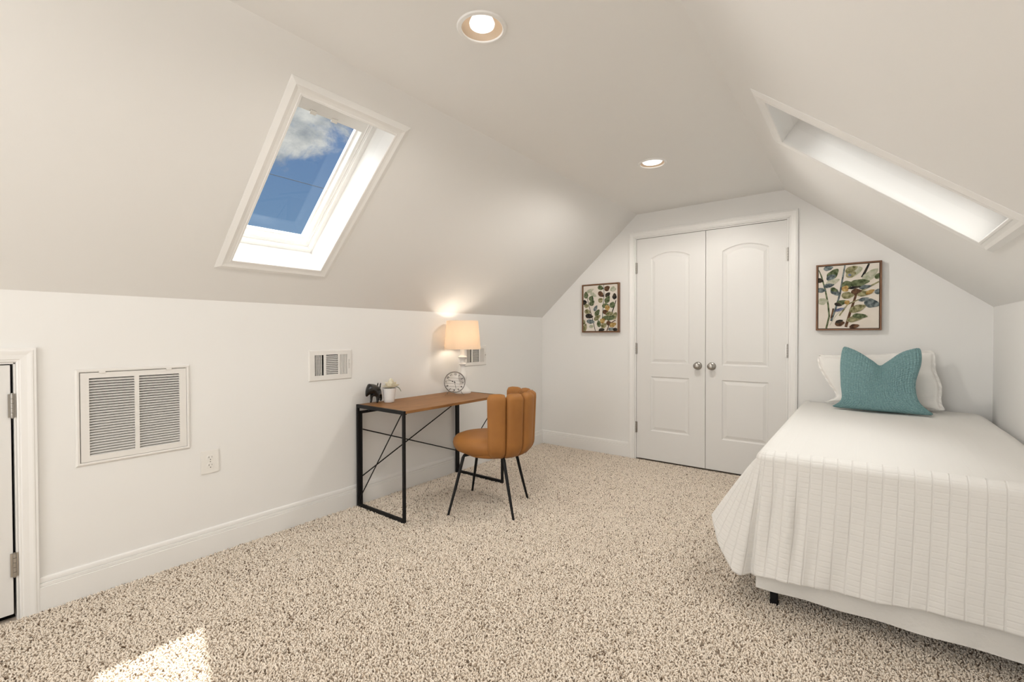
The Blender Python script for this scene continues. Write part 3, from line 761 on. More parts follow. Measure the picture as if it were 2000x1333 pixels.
for h in range(1, 13):
    a = PI/2-2*PI*h/12-0.07
    bm = text_mesh(str(h), 0.020); ra = a-PI/2+PI/2 if False else 0
    rotz = (a-PI/2)
    for v in bm.verts:
        x, y, z = v.co; xr = x*math.cos(rotz)-y*math.sin(rotz); yr = x*math.sin(rotz)+y*math.cos(rotz)
        v.co = cp(0.0605*math.cos(a)+xr, 0.0605*math.sin(a)+yr, 0.002+z)
    bmesh.ops.recalc_face_normals(bm, faces=bm.faces); link('numeral', bm, black_m, t)
for (ang, ln, w, nm) in ((math.radians(157), 0.052, 0.0022, 'clock_hand'), (math.radians(-79), 0.050, 0.0017, 'clock_hand')):
    bm = bmesh.new(); bar(bm, cp(-0.010*math.cos(ang), -0.010*math.sin(ang), 0.004), cp(ln*math.cos(ang), ln*math.sin(ang), 0.004), 0.0015, w)
    c = 0.42 if ln > 0.051 else 0.6
    if ln > 0.051: lathe(bm, [(0, 0.0035), (0.0045, 0.0035), (0.0045, 0.0045), (0, 0.0045)], CK+cu*(0.018*math.cos(ang))+cv*(0.018*math.sin(ang)), seg=16, axis=cn)
    link(nm, bm, black_m, t)
bm = bmesh.new(); lathe(bm, [(0, -0.004), (0.004, -0.004), (0.004, 0.006), (0, 0.006)], CK, seg=16, axis=cn); link('clock_hub', bm, black_m, t)
for sx in (-1, 1):
    for d, k in ((0.012, 0.026), (-0.016, 0.010)):
        bm = bmesh.new(); tube(bm, [cp(sx*0.045, -0.063, d*0.8), cp(sx*(0.050+k*0.25), -0.082, d), cp(sx*(0.045+k), DZ-CK.z+0.0012, d*1.6)], 0.0013, 6); link('foot_wire', bm, antique_m, t)

# ------------------------------------------------------------------ potted flower
PX, PY = 0.112, 1.972
t = thing('flower_pot', (PX, PY, DZ), 'white glazed pot with a cream peony-like bloom and one dark green leaf', 'flower pot')
bm = bmesh.new(); prof = [(0, 0), (0.031, 0), (0.0335, 0.002), (0.036, 0.020), (0.0400, 0.055), (0.0445, 0.088), (0.0455, 0.0945), (0.0435, 0.0955), (0.0415, 0.088), (0.040, 0.083), (0.0, 0.083)]
lathe(bm, [(r, h+DZ) for r, h in prof], (PX, PY, 0), seg=48); pot = link('pot', bm, pot_m, t, True, 50)
bm = bmesh.new(); lathe(bm, [(0.040, DZ+0.0835), (0.0405, DZ+0.0865), (0.020, DZ+0.089), (0.0, DZ+0.090)], (PX, PY, 0), seg=32); link('soil', bm, soil_m, t, True)
FC = Vector((PX+0.008, PY+0.008, DZ+0.092))
def petal(base, az, elev, ln, wd, cup, mat, name='petal'):
    bm = bmesh.new(); nu, nv = 7, 6; g = []
    d = Vector((math.cos(az), math.sin(az), 0)); s = Vector((-math.sin(az), math.cos(az), 0))
    for i in range(nu):
        row = []
        a = i/(nu-1)
        el = elev-cup*a*0.9
        for j in range(nv):
            b = j/(nv-1)*2-1
            w = wd*math.sin(PI*min(0.97, 0.14+a*0.80))**0.7*(1.0 if a < 0.95 else 0.85)
            z = ln*a*math.sin(el)+abs(b)**2*w*0.35*math.cos(el)
            r = ln*a*math.cos(el)-abs(b)**2*w*0.35*math.sin(el)-0.08*ln*abs(b)*a
            rip = 0.0015*math.sin(9*b+az*3)*a
            row.append(bm.verts.new(base+d*r+s*(b*w)+Vector((0, 0, z+rip))))
        g.append(row)
    for i in range(nu-1):
        for j in range(nv-1): bm.faces.new((g[i][j], g[i+1][j], g[i+1][j+1], g[i][j+1]))
    return link(name, bm, mat, t, True)
random.seed(11)
for k in range(9): petal(FC, 2*PI*k/9+0.2, 0.30+random.uniform(-.1, .1), 0.064+random.uniform(-.005, .005), 0.029, -0.05, petal_m)
for k in range(8): petal(FC+Vector((0, 0, 0.004)), 2*PI*k/8+0.5, 0.62+random.uniform(-.1, .1), 0.058+random.uniform(-.004, .004), 0.028, -0.15, petal_m)
for k in range(7): petal(FC+Vector((0, 0, 0.008)), 2*PI*k/7+0.1, 0.95+random.uniform(-.08, .08), 0.053+random.uniform(-.004, .004), 0.025, -0.30, petal_m)
for k in range(5): petal(FC+Vector((0, 0, 0.010)), 2*PI*k/5+0.3, 1.22, 0.054+random.uniform(-.004, .006), 0.020, -0.30, petal_m)
petal(FC+Vector((0.016, 0.016, 0.008)), 0.66, 0.25, 0.056, 0.012, 0.85, leafg_m, 'leaf')
bm = bmesh.new(); tube(bm, [FC-Vector((0, 0, 0.010)), FC+Vector((0, 0, 0.004))], 0.003, 8); link('stem', bm, leafg_m, t)

# ------------------------------------------------------------------ black animal figurine
t = thing('animal_figurine', (0.085, 1.885, DZ), 'small glossy black four-legged animal figurine at the left end of the desk', 'figurine')
bm = bmesh.new()
def skin_body(nodes, edges, sub=2):
    """one continuous body from a radius-weighted skeleton"""
    me = bpy.data.meshes.new('b'); me.from_pydata([n[0] for n in nodes], edges, []); me.update()
    o = bpy.data.objects.new('b', me); COL.objects.link(o)
    m = o.modifiers.new('s', 'SKIN'); m.use_smooth_shade = True; m.branch_smoothing = 0.4
    for v, n in zip(me.skin_vertices[0].data, nodes):
        v.radius = n[1]; v.use_root = False
    me.skin_vertices[0].data[0].use_root = True
    o.modifiers.new('d', 'SUBSURF').levels = sub; o.modifiers['d'].render_levels = sub
    dg = bpy.context.evaluated_depsgraph_get(); dg.update(); r = bpy.data.meshes.new_from_object(o.evaluated_get(dg))
    bpy.data.objects.remove(o); b = bmesh.new(); b.from_mesh(r); bpy.data.meshes.remove(r); return b
Z = DZ
nodes = [((0.055, 1.924, Z+0.074), (0.036, 0.036)),   # 0 pelvis
         ((0.066, 1.898, Z+0.080), (0.036, 0.038)),   # 1 barrel
         ((0.084, 1.870, Z+0.086), (0.042, 0.045)),   # 2 shoulder hump
         ((0.084, 1.850, Z+0.086), (0.038, 0.042)),   # 3 neck / head
         ((0.076, 1.836, Z+0.070), (0.020, 0.024)),   # 4 face
         ((0.064, 1.832, Z+0.050), (0.008, 0.009)),   # 5 muzzle hanging down
         ((0.060, 1.832, Z+0.040), (0.006, 0.006)),   # 6
         ((0.070, 1.862, Z+0.042), (0.009, 0.009)), ((0.070, 1.860, Z+0.014), (0.0065, 0.0065)), ((0.069, 1.855, Z+0.005), (0.0085, 0.0055)),
         ((0.108, 1.880, Z+0.042), (0.009, 0.010)), ((0.107, 1.880, Z+0.014), (0.0070, 0.0070)), ((0.108, 1.874, Z+0.005), (0.0095, 0.0055)),
         ((0.040, 1.936, Z+0.044), (0.011, 0.011)), ((0.038, 1.940, Z+0.016), (0.0065, 0.0065)), ((0.037, 1.937, Z+0.005), (0.0085, 0.0055)),
         ((0.062, 1.936, Z+0.044), (0.011, 0.011)), ((0.060, 1.942, Z+0.016), (0.0065, 0.0065)), ((0.058, 1.938, Z+0.005), (0.0085, 0.0055))]
nodes = [((0.078+(p[0]-0.078)*1.06, 1.885+(p[1]-1.885)*1.06, Z+(p[2]-Z)*1.19 if p[2]-Z > 0.008 else p[2]), (r[0]*1.12, r[1]*1.14)) for p, r in nodes]
edges = [(0, 1), (1, 2), (2, 3), (3, 4), (4, 5), (5, 6), (2, 7), (7, 8), (8, 9), (2, 10), (10, 11), (11, 12), (0, 13), (13, 14), (14, 15), (0, 16), (16, 17), (17, 18)]
bm.free(); bm = skin_body(nodes, edges)
link('body', bm, blackgloss_m, t, True)
for dx, dy in ((0.0, 0.0), (0.016, 0.010)):
    bm = bmesh.new(); tube(bm, [(0.052+dx, 1.916+dy, Z+0.080), (0.050+dx, 1.925+dy, Z+0.122), (0.051+dx, 1.927+dy, Z+0.131)], [0.0042, 0.0040, 0.0024], 8); link('horn', bm, blackgloss_m, t, True)

# ------------------------------------------------------------------ dining chair with channelled shell back
CC = Vector((0.722, 2.318)); ang = math.atan2(2.396-2.24, 0.91-0.523)      # direction of the back
t = thing('accent_chair', (CC.x, CC.y, 0), 'tan leather barrel chair with channel-tufted back and thin black legs at the desk', 'chair')
B2 = Vector((math.cos(ang), math.sin(ang), 0)); S2 = Vector((-math.sin(ang), math.cos(ang), 0))
def ch(b, s, z): return Vector((CC.x, CC.y, 0))+B2*b+S2*s+Vector((0, 0, z))
# seat cushion: rounded disc, slightly longer to the front
bm = bmesh.new(); seg = 64; rings = []
seat_prof = [(0.0, 0.357), (0.13, 0.356), (0.19, 0.362), (0.222, 0.376), (0.238, 0.398), (0.243, 0.420), (0.238, 0.442), (0.222, 0.460), (0.19, 0.472), (0.14, 0.478), (0.07, 0.480), (0.0, 0.480)]
for r, z in seat_prof:
    if r == 0: rings.append([bm.verts.new(ch(-0.02, 0, z))]); continue
    rings.append([bm.verts.new(ch(-0.01+r*1.0*math.cos(2*PI*k/seg), r*0.90*math.sin(2*PI*k/seg), z)) for k in range(seg)])
for A, B in zip(rings, rings[1:]):
    for k in range(seg):
        k2 = (k+1) % seg
        if len(A) == 1: bm.faces.new((A[0], B[k], B[k2]))
        elif len(B) == 1: bm.faces.new((A[k], A[k2], B[0]))
        else: bm.faces.new((A[k], A[k2], B[k2], B[k]))
bmesh.ops.recalc_face_normals(bm, faces=bm.faces)
seat = link('seat', bm, leather_m, t, True)
# seven padded channels round the back
NP = 6; step = math.radians(30); BO = 0.05
def channel(i):
    a0 = (i-(NP-1)/2)*step
    bm = bmesh.new(); nz, na = 22, 22
    H0 = 0.352; H1 = 0.762
    rings = []
    for k in range(nz+1):
        tt = k/nz
        z = H0+(H1-H0)*tt
        Rm = 0.203+0.014*min(1, tt*1.0)**0.9           # centre radius, flaring upward
        if tt < 0.22: Rm -= 0.055*(1-tt/0.22)**2.0     # tucks under the seat
        hw = (Rm+0.02)*step*0.505                             # half width of the channel
        th = 0.032+0.004*tt
        e = 1.0
        if tt > 0.93: e = math.sqrt(max(0.0, 1-((tt-0.93)/0.072)**2))
        if tt < 0.05: e = 0.55+0.45*math.sqrt(tt/0.05)
        row = []
        for j in range(na):
            p = 2*PI*j/na
            cx_, sx_ = math.cos(p), math.sin(p)
            ex = 2.0/4.6
            lx = hw*(abs(cx_)**ex)*(1 if cx_ > 0 else -1)*(0.80+0.20*e)
            ly = th*(abs(sx_)**(2.0/2.3))*(1 if sx_ > 0 else -1)*e
            rr = Rm+ly
            aa = a0+lx/(Rm+0.02)
            zz = z-(0.010*(lx/hw)**2 if tt > 0.9 else 0)
            row.append(bm.verts.new(ch(BO+rr*math.cos(aa), rr*math.sin(aa), zz)))
        rings.append(row)
    for A, B in zip(rings, rings[1:]):
        for j in range(na): bm.faces.new((A[j], A[(j+1) % na], B[(j+1) % na], B[j]))
    bm.faces.new(rings[0][::-1]); bm.faces.new(rings[-1])
    bmesh.ops.recalc_face_normals(bm, faces=bm.faces)
    return link('backrest_channel', bm, leather_m, t, True)
for i in range(NP): channel(i)
# bottom shell joining channels and seat
bm = bmesh.new(); lathe(bm, [(0, 0.342), (0.12, 0.342), (0.165, 0.348), (0.19, 0.362), (0.19, 0.375)], (CC.x+0.01, CC.y+0.004, 0), seg=48); link('seat_base', bm, leather_m, t, True)
for (fx, fy), (b, s) in zip(((0.617, 2.025), (0.429, 2.454), (0.987, 2.215), (0.833, 2.577)), ((-0.135, -0.135), (-0.135, 0.135), (0.125, -0.135), (0.125, 0.135))):
    bm = bmesh.new(); top = ch(b, s, 0.352); ft = Vector((fx, fy, -0.008)); k1 = top+(ft-top)*0.07+Vector((0, 0, 0.012))
    inn = top+(Vector((CC.x, CC.y, 0.352))-Vector((top.x, top.y, 0.352)))*0.25+Vector((0, 0, 0.002))
    tube(bm, [inn, top, k1, ft+(top-ft)*0.5, ft], [0.009, 0.0105, 0.0105, 0.0095, 0.0072], 14); leg = link('leg', bm, black_m, t, True, 50)
    bm = bmesh.new(); tube(bm, [ft+Vector((0, 0, -0.001)), ft+(top-ft).normalized()*0.006], 0.0078, 12); link('foot_cap', bm, black_m, leg)

# ------------------------------------------------------------------ bed
BX0, BX1, BY0, BY1, BZ = 2.322, 3.272, 2.135, 3.985, 0.636
t = thing('bed', ((BX0+BX1)/2, (BY0+BY1)/2, 0), 'twin bed with white bed skirt and black metal legs against the right wall', 'bed')
bm = bmesh.new(); box(bm, BX0+0.012, BX1-0.004, BY0+0.012, BY1, 0.395, BZ-0.014, 0.035); link('mattress', bm, sheet_m, t, True, 60)
bm = bmesh.new(); box(bm, BX0+0.016, BX1-0.006, BY0+0.016, BY1-0.004, 0.20, 0.394, 0.012); link('box_spring', bm, sheet_m, t)
bm = bmesh.new()
for a, b in (((BX0+0.03, BY0+0.045), (BX1-0.03, BY0+0.045)), ((BX0+0.03, BY1-0.03), (BX1-0.03, BY1-0.03)), ((BX0+0.045, BY0+0.03), (BX0+0.045, BY1-0.03)), ((BX1-0.045, BY0+0.03), (BX1-0.045, BY1-0.03))):
    bar(bm, (*a, 0.184), (*b, 0.184), 0.03, 0.03)
link('bed_frame', bm, black_m, t)
for x in (BX0+0.058, BX1-0.058):
    for y in (BY0+0.055, BY1-0.07):
        bm = bmesh.new(); box(bm, x-0.0135, x+0.0135, y-0.0135, y+0.0135, -0.008, 0.17, 0.002); lathe(bm, [(0, -0.009), (0.017, -0.009), (0.017, 0.004), (0.012, 0.006)], (x, y, 0), seg=20); link('leg', bm, black_m, t)
# bed skirt: thin cloth on three sides with soft folds
bm = bmesh.new(); path = []
n1, n2 = 60, 90
for k in range(n2): path.append((BX0+0.002, BY1-(BY1-BY0)*k/n2, (-1, 0)))
for k in range(n1+1): path.append((BX0+0.002+(BX1-BX0-0.004)*k/n1, BY0, (0, -1)))
cols = []
for i, (x, y, nn) in enumerate(path):
    s = i*0.018; col = []
    for k in range(9):
        f = k/8; z = 0.30+(0.072-0.30)*f
        w = f*(0.006*math.sin(s*9)+0.005*math.sin(s*23+1))
        z += f*0.004*math.sin(s*6)
        col.append(bm.verts.new((x+nn[0]*w, y+nn[1]*w, z)))
    cols.append(col)
for A, B in zip(cols, cols[1:]):
    for k in range(8): bm.faces.new((A[k], A[k+1], B[k+1], B[k]))
bmesh.ops.recalc_face_normals(bm, faces=bm.faces)
bmesh.ops.solidify(bm, geom=bm.faces, thickness=0.0025)
o = link('bed_skirt', bm, skirt_m, t, True, 60); o['label'] = 'plain white gathered bed skirt hanging just above the carpet'

# quilt: separate cloth lying on the bed
def quilt():
    q0, q1 = BX0-0.004, BX1+0.004; yf = BY0-0.006; yh = BY1-0.03; zt = BZ; rr = 0.040
    me_v, me_f, uvs = [], [], []
    # perimeter of the drop: left side from head to foot, round the corner, along the foot to the right wall
    nA, nC, nB = 110, 26, 150
    per = []
    for k in range(nA): per.append(('L', k/nA))
    for k in range(nC): per.append(('C', k/nC))
    for k in range(nB+1): per.append(('F', k/nB))
    nt_ = 90
    rows = []
    def hem(kind, f):
        """hem point, in plan plus height"""
        if kind == 'L':
            y = yh+(BY0+0.13-yh)*f
            fl = 0.050+0.143*f**2.2+0.010*math.sin(f*26)*(1-f)
            return Vector((q0-fl, y, 0.225+0.025*math.sin(f*9+1)*(1-f)+0.060*f**4))
        if kind == 'C':
            pts = [Vector((q0-0.193, BY0+0.13, 0.285)), Vector((2.131, 2.200, 0.300)), Vector((2.176, 2.130, 0.205)), Vector((2.240, 2.094, 0.124)), Vector((2.268, 2.088, 0.117)), Vector((2.300, 2.128, 0.122)), Vector((q0+0.01, BY0-0.034, 0.128))]
            x = f*(len(pts)-1); i = min(int(x), len(pts)-2); a = x-i; a = a*a*(3-2*a)
            return pts[i].lerp(pts[i+1], x-i)
        x = q0+0.01+(q1-q0-0.012)*f
        fold = 0.020*math.exp(-((f-0.10)/0.03)**2)+0.010*math.exp(-((f-0.16)/0.02)**2)
        return Vector((x, yf-0.028-fold-0.006*math.sin(f*17)*(1-f), 0.128+0.062*f**0.8+0.004*math.sin(f*14)))
    def top(kind, f):
        if kind == 'L': return Vector((q0+rr, yh+(yf+rr-yh)*f, zt)), Vector((-1, 0, 0))
        if kind == 'C':
            a = PI+PI/2*f; c = Vector((q0+rr, yf+rr, zt)); return c, Vector((math.cos(a), math.sin(a), 0))
        return Vector((q0+rr+(q1-q0-rr)*f, yf+rr, zt)), Vector((0, -1, 0))
    nr = 8; nd = 64
    prevtop = None; arc = 0; cols = []; meta = []
    ph = None; s = 0
    for kind, f in per:
        T_, d = top(kind, f); H = hem(kind, f)
        col = []; uu = []
        for k in range(nr+1):
            a = PI/2*k/nr
            col.append(T_+d*(rr*math.sin(a))+Vector((0, 0, -rr+rr*math.cos(a))))
        E_ = col[-1]
        for k in range(1, nd+1):
            g = k/nd
            hang = E_.z+(H.z-E_.z)*g
            # cloth leaves the edge, hangs, then bells out
            w = g**0.92 if kind == 'C' or kind == 'L' else g**1.3
            px = E_.x+(H.x-E_.x)*w; py = E_.y+(H.y-E_.y)*w
            p = Vector((px, py, hang))
            if kind == 'F':
                s_ = f*(q1-q0)
                p.y -= 0.004*math.sin(s_*31+2*g)*g + 0.003*math.sin(s_*71+5*g)*g*(1-f)
                p.y -= 0.020*math.exp(-((f-0.085-0.03*g)/0.022)**2)*math.sin(PI*min(1, g*1.1))*g**0.3
                p.y += 0.012*math.exp(-((f-0.045)/0.02)**2)*math.sin(PI*g)
            col.append(p)
        cols.append(col)
        if ph is not None: s += (H-ph).length if kind != 'C' else (H-ph).length*0.8
        ph = H; meta.append(s)
    return cols, meta, nr, nd
cols, meta, nr, nd = quilt()
bm = bmesh.new(); uvl = bm.loops.layers.uv.new('UVMap'); UVD = {}
def qv(p, uv):
    v = bm.verts.new(p); UVD[v] = uv; return v
C_ = [[qv(p, (m, 0.0)) for p in col] for col, m in zip(cols, meta)]
for col, V_ in zip(cols, C_):
    d = 0.0
    for k in range(len(col)):
        if k: d += (col[k]-col[k-1]).length
        UVD[V_[k]] = (UVD[V_[k]][0], d)
dropfaces = []
for A, B in zip(C_, C_[1:]):
    for k in range(len(A)-1): dropfaces.append(bm.faces.new((A[k], B[k], B[k+1], A[k+1])))
# side faces take the other stitch direction: long seams run round the bed at the left side
# top sheet, following the left edge and foot edge vertices
L_ = [c[0] for c, (i) in zip(C_, range(110))]
topfaces = []
y_list = [v.co.y for v in L_]+[C_[110].__getitem__(0).co.y]
left_col = L_+[C_[110][0]]
foot_row = [c[0] for c in C_[136:]]
foot_x = [v.co.x for v in foot_row]
grid = []
for j, v0 in enumerate(left_col):
    row = [v0]
    last = (j == len(left_col)-1)
    for i in range(1, len(foot_row)):
        if last: row.append(foot_row[i]); continue
        x = foot_x[i]; y = v0.co.y; f = (x-foot_x[0])/(foot_x[-1]-foot_x[0])
        z = BZ+0.0025*math.sin(x*14+y*3)*math.sin(y*9)*min(1, f*6)*min(1, (y-BY0)*5)-0.0015
        zr = BZ
        e = (BX1-x)
        if e < 0.075: z -= 0.045*((0.075-e)/0.075)**2       # rolls down against the wall
        if y > BY1-0.10: z -= 0.02*((y-(BY1-0.10))/0.10)**2
        row.append(qv((x, y, z), (0, 0)))
    grid.append(row)
TOPUV = {}
for A, B in zip(grid, grid[1:]):
    for k in range(len(A)-1):
        if A[k] is B[k] or B[k] is B[k+1]: continue
        try: topfaces.append(bm.faces.new((A[k], A[k+1], B[k+1], B[k])))
        except ValueError: pass
for f in dropfaces:
    for lp in f.loops: lp[uvl].uv = UVD[lp.vert]
for f in topfaces:
    for lp in f.loops: lp[uvl].uv = (lp.vert.co.x+0.013, lp.vert.co.y)
fan = [c[0] for c in C_[110:137]]
bmesh.ops.remove_doubles(bm, verts=bm.verts, dist=1e-5)
# pull the foot corners of the top flat row down with the roll on the right
bmesh.ops.recalc_face_normals(bm, faces=bm.faces)
for f in topfaces: f.material_index = 1
quilt_o = link('quilt', bm, [quilt_m, quilt_flat_m], None, True)
sm = quilt_o.modifiers.new('thickness', 'SOLIDIFY'); sm.thickness = 0.005; sm.offset = 1
quilt_o['label'] = 'white channel-stitched quilt spread over the bed and hanging at its foot'; quilt_o['category'] = 'quilt'

# ------------------------------------------------------------------ pillows
def lerp_poly(pts, t):
    """smooth interpolation through points (Catmull-Rom) with t in 0..1"""
    n = len(pts)-1; x = min(max(t, 0), 1)*n; i = min(int(x), n-1); a = x-i
    P0 = pts[max(i-1, 0)]; P1 = pts[i]; P2 = pts[i+1]; P3 = pts[min(i+2, n)]
    return [0.5*((2*p1)+(-p0+p2)*a+(2*p0-5*p1+4*p2-p3)*a*a+(-p0+3*p1-3*p2+p3)*a**3) for p0, p1, p2, p3 in zip(P0, P1, P2, P3)]
def pillow_mesh(bottom, top, left, right, thick, n, tex=None, flange=0.0, wave=0.0, front_more=1.0, crease=None, pw=0.42):
    """edges are lists of (x, y, z); thickness grows towards -y on the front"""
    bm = bmesh.new(); F, Bk = [], []
    B = lambda u: Vector(lerp_poly(bottom, u)); T_ = lambda u: Vector(lerp_poly(top, u)); Lf = lambda v: Vector(lerp_poly(left, v)); Rg = lambda v: Vector(lerp_poly(right, v))
    c00, c10, c01, c11 = B(0), B(1), T_(0), T_(1)
    cmid = (c00+c10+c01+c11)/4
    W_ = (B(0.5)-B(0)).length*2; H_ = (Lf(0.5)-Lf(0)).length*2
    for j in range(n+1):
        v = j/n; r1, r2_ = [], []
        for i in range(n+1):
            u = i/n
            cr = (abs(2*u-1)**9)*(abs(2*v-1)**9)
            p = B(u)*(1-v)+T_(u)*v+Lf(v)*(1-u)+Rg(v)*u-(c00*(1-u)*(1-v)+c10*u*(1-v)+c01*(1-u)*v+c11*u*v)
            p = p+(cmid-p)*(0.075*cr)
            uf = max(0.0, min(1.0, (u-flange)/(1-2*flange))) if flange else u; vf = max(0.0, min(1.0, (v-flange*1.4)/(1-2.8*flange))) if flange else v
            s_ = (16*uf*(1-uf)*vf*(1-vf))
            th = thick*s_**pw if s_ > 0 else 0
            if crease: th *= crease(u, v)
            edge = (i in (0, n)) or (j in (0, n))
            tx = tex(u, v) if tex else 0
            if wave and (uf in (0.0, 1.0) or vf in (0.0, 1.0)): p.y += wave*math.sin(u*41+v*57)
            nrm = Vector((0, -0.96, 0.28))
            r1.append(bm.verts.new(p+nrm*(th*front_more+(tx if not edge else tx*0.5))))
            r2_.append(bm.verts.new(p-nrm*(th*0.75+(0.002 if not edge else 0.001))))
        F.append(r1); Bk.append(r2_)
    for G, fl in ((F, False), (Bk, True)):
        for j in range(n):
            for i in range(n):
                q = (G[j][i], G[j][i+1], G[j+1][i+1], G[j+1][i]); bm.faces.new(q if not fl else q[::-1])
    for k in range(n):
        for a, b, c, d in ((F[0][k+1], F[0][k], Bk[0][k], Bk[0][k+1]), (F[n][k], F[n][k+1], Bk[n][k+1], Bk[n][k]), (F[k][0], F[k+1][0], Bk[k+1][0], Bk[k][0]), (F[k+1][n], F[k][n], Bk[k][n], Bk[k+1][n])):
            bm.faces.new((a, b, c, d))
    bmesh.ops.recalc_face_normals(bm, faces=bm.faces)
    return bm
def weave(u, v):
    nu = 34; nv = 32
    a = u*nu; b = v*nv; i, j = int(a), int(b); fa, fb = a-i, b-j
    if (i+j) % 2: h = (max(0, math.sin(PI*fa))**0.7)*(max(0, math.sin(PI*fb))**0.28)
    else: h = (max(0, math.sin(PI*fb))**0.7)*(max(0, math.sin(PI*fa))**0.28)
    return 0.0062*(h-0.5)+0.0008*math.sin(a*2.1)*math.sin(b*1.7)
def chop(u, v):
    """dent running down from the notch of a chopped cushion"""
    d = abs(u-0.52); return 1-0.55*math.exp(-(d/0.11)**2)*max(0, (v-0.55)/0.45)**1.2
by = 3.600; BZ += 0.008
bot = [(2.497, by+0.012, BZ+0.004), (2.590, by+0.02, BZ+0.006), (2.70, by+0.01, BZ+0.006), (2.83, by-0.005, BZ+0.006), (2.93, by-0.015, BZ+0.006), (3.006, by-0.03, BZ+0.004)]
tp = [(2.556, 3.745, 1.052), (2.640, 3.745, 1.008), (2.715, 3.74, 0.950), (2.752, 3.735, 0.922), (2.790, 3.74, 0.948), (2.860, 3.745, 1.008), (2.950, 3.745, 1.047)]
lf = [(2.497, by+0.012, BZ+0.004), (2.556, 3.64, 0.70), (2.552, 3.68, 0.80), (2.548, 3.71, 0.92), (2.556, 3.745, 1.052)]
rg = [(3.006, by-0.03, BZ+0.004), (2.935, 3.62, 0.715), (2.920, 3.67, 0.82), (2.948, 3.71, 0.945), (2.950, 3.745, 1.047)]
bm = pillow_mesh(bot, tp, lf, rg, 0.075, 272, weave, crease=chop)
o = link('throw_pillow', bm, weave_m, None, True); o['label'] = 'teal basket-weave throw pillow with a chopped top, in front of the white one'; o['category'] = 'pillow'
bot = [(2.440, 3.795, BZ+0.006), (2.55, 3.82, BZ+0.012), (2.72, 3.82, BZ+0.012), (2.90, 3.82, BZ+0.012), (3.075, 3.790, BZ+0.006)]
tp = [(2.402, 3.93, 0.982), (2.50, 3.925, 0.975), (2.72, 3.92, 0.985), (2.90, 3.925, 1.005), (3.035, 3.93, 1.026)]
lf = [(2.440, 3.795, BZ+0.006), (2.520, 3.84, 0.70), (2.470, 3.87, 0.79), (2.420, 3.90, 0.89), (2.402, 3.93, 0.982)]
rg = [(3.075, 3.790, BZ+0.006), (3.052, 3.84, 0.70), (3.055, 3.87, 0.80), (3.030, 3.90, 0.90), (3.035, 3.93, 1.026)]
bm = pillow_mesh(bot, tp, lf, rg, 0.065, 90, None, flange=0.045, wave=0.004, pw=0.38)
o = link('bed_pillow', bm, linen_m, None, True); o['label'] = 'white flanged bed pillow leaning on the end wall behind the teal pillow'; o['category'] = 'pillow'

# ------------------------------------------------------------------ pictures
inks = {
 'green': wash('ink_green', (0.045, 0.065, 0.028), (0.19, 0.22, 0.12)),
 'olive': wash('ink_olive', (0.12, 0.115, 0.045), (0.40, 0.37, 0.22)),
 'dark': wash('ink_dark', (0.012, 0.012, 0.015), (0.06, 0.05, 0.035)),
 'brown': wash('ink_brown', (0.06, 0.032, 0.02), (0.17, 0.09, 0.05)),
 'slate': wash('ink_slate', (0.06, 0.078, 0.085), (0.24, 0.28, 0.28)),
 'ochre': wash('ink_ochre', (0.30, 0.15, 0.04), (0.56, 0.42, 0.17)),
 'pale': wash('ink_pale', (0.36, 0.38, 0.26), (0.56, 0.54, 0.44)),
 'indigo': wash('ink_indigo', (0.06, 0.07, 0.16), (0.22, 0.25, 0.36)),
}
canvas_m = pmat('canvas_ground', (0.74, 0.67, 0.59), 0.85, spec=0.15, noise=(7, (0.80, 0.75, 0.68), 0.35, 0.7), bump=(900, 0.1, 0.0006))
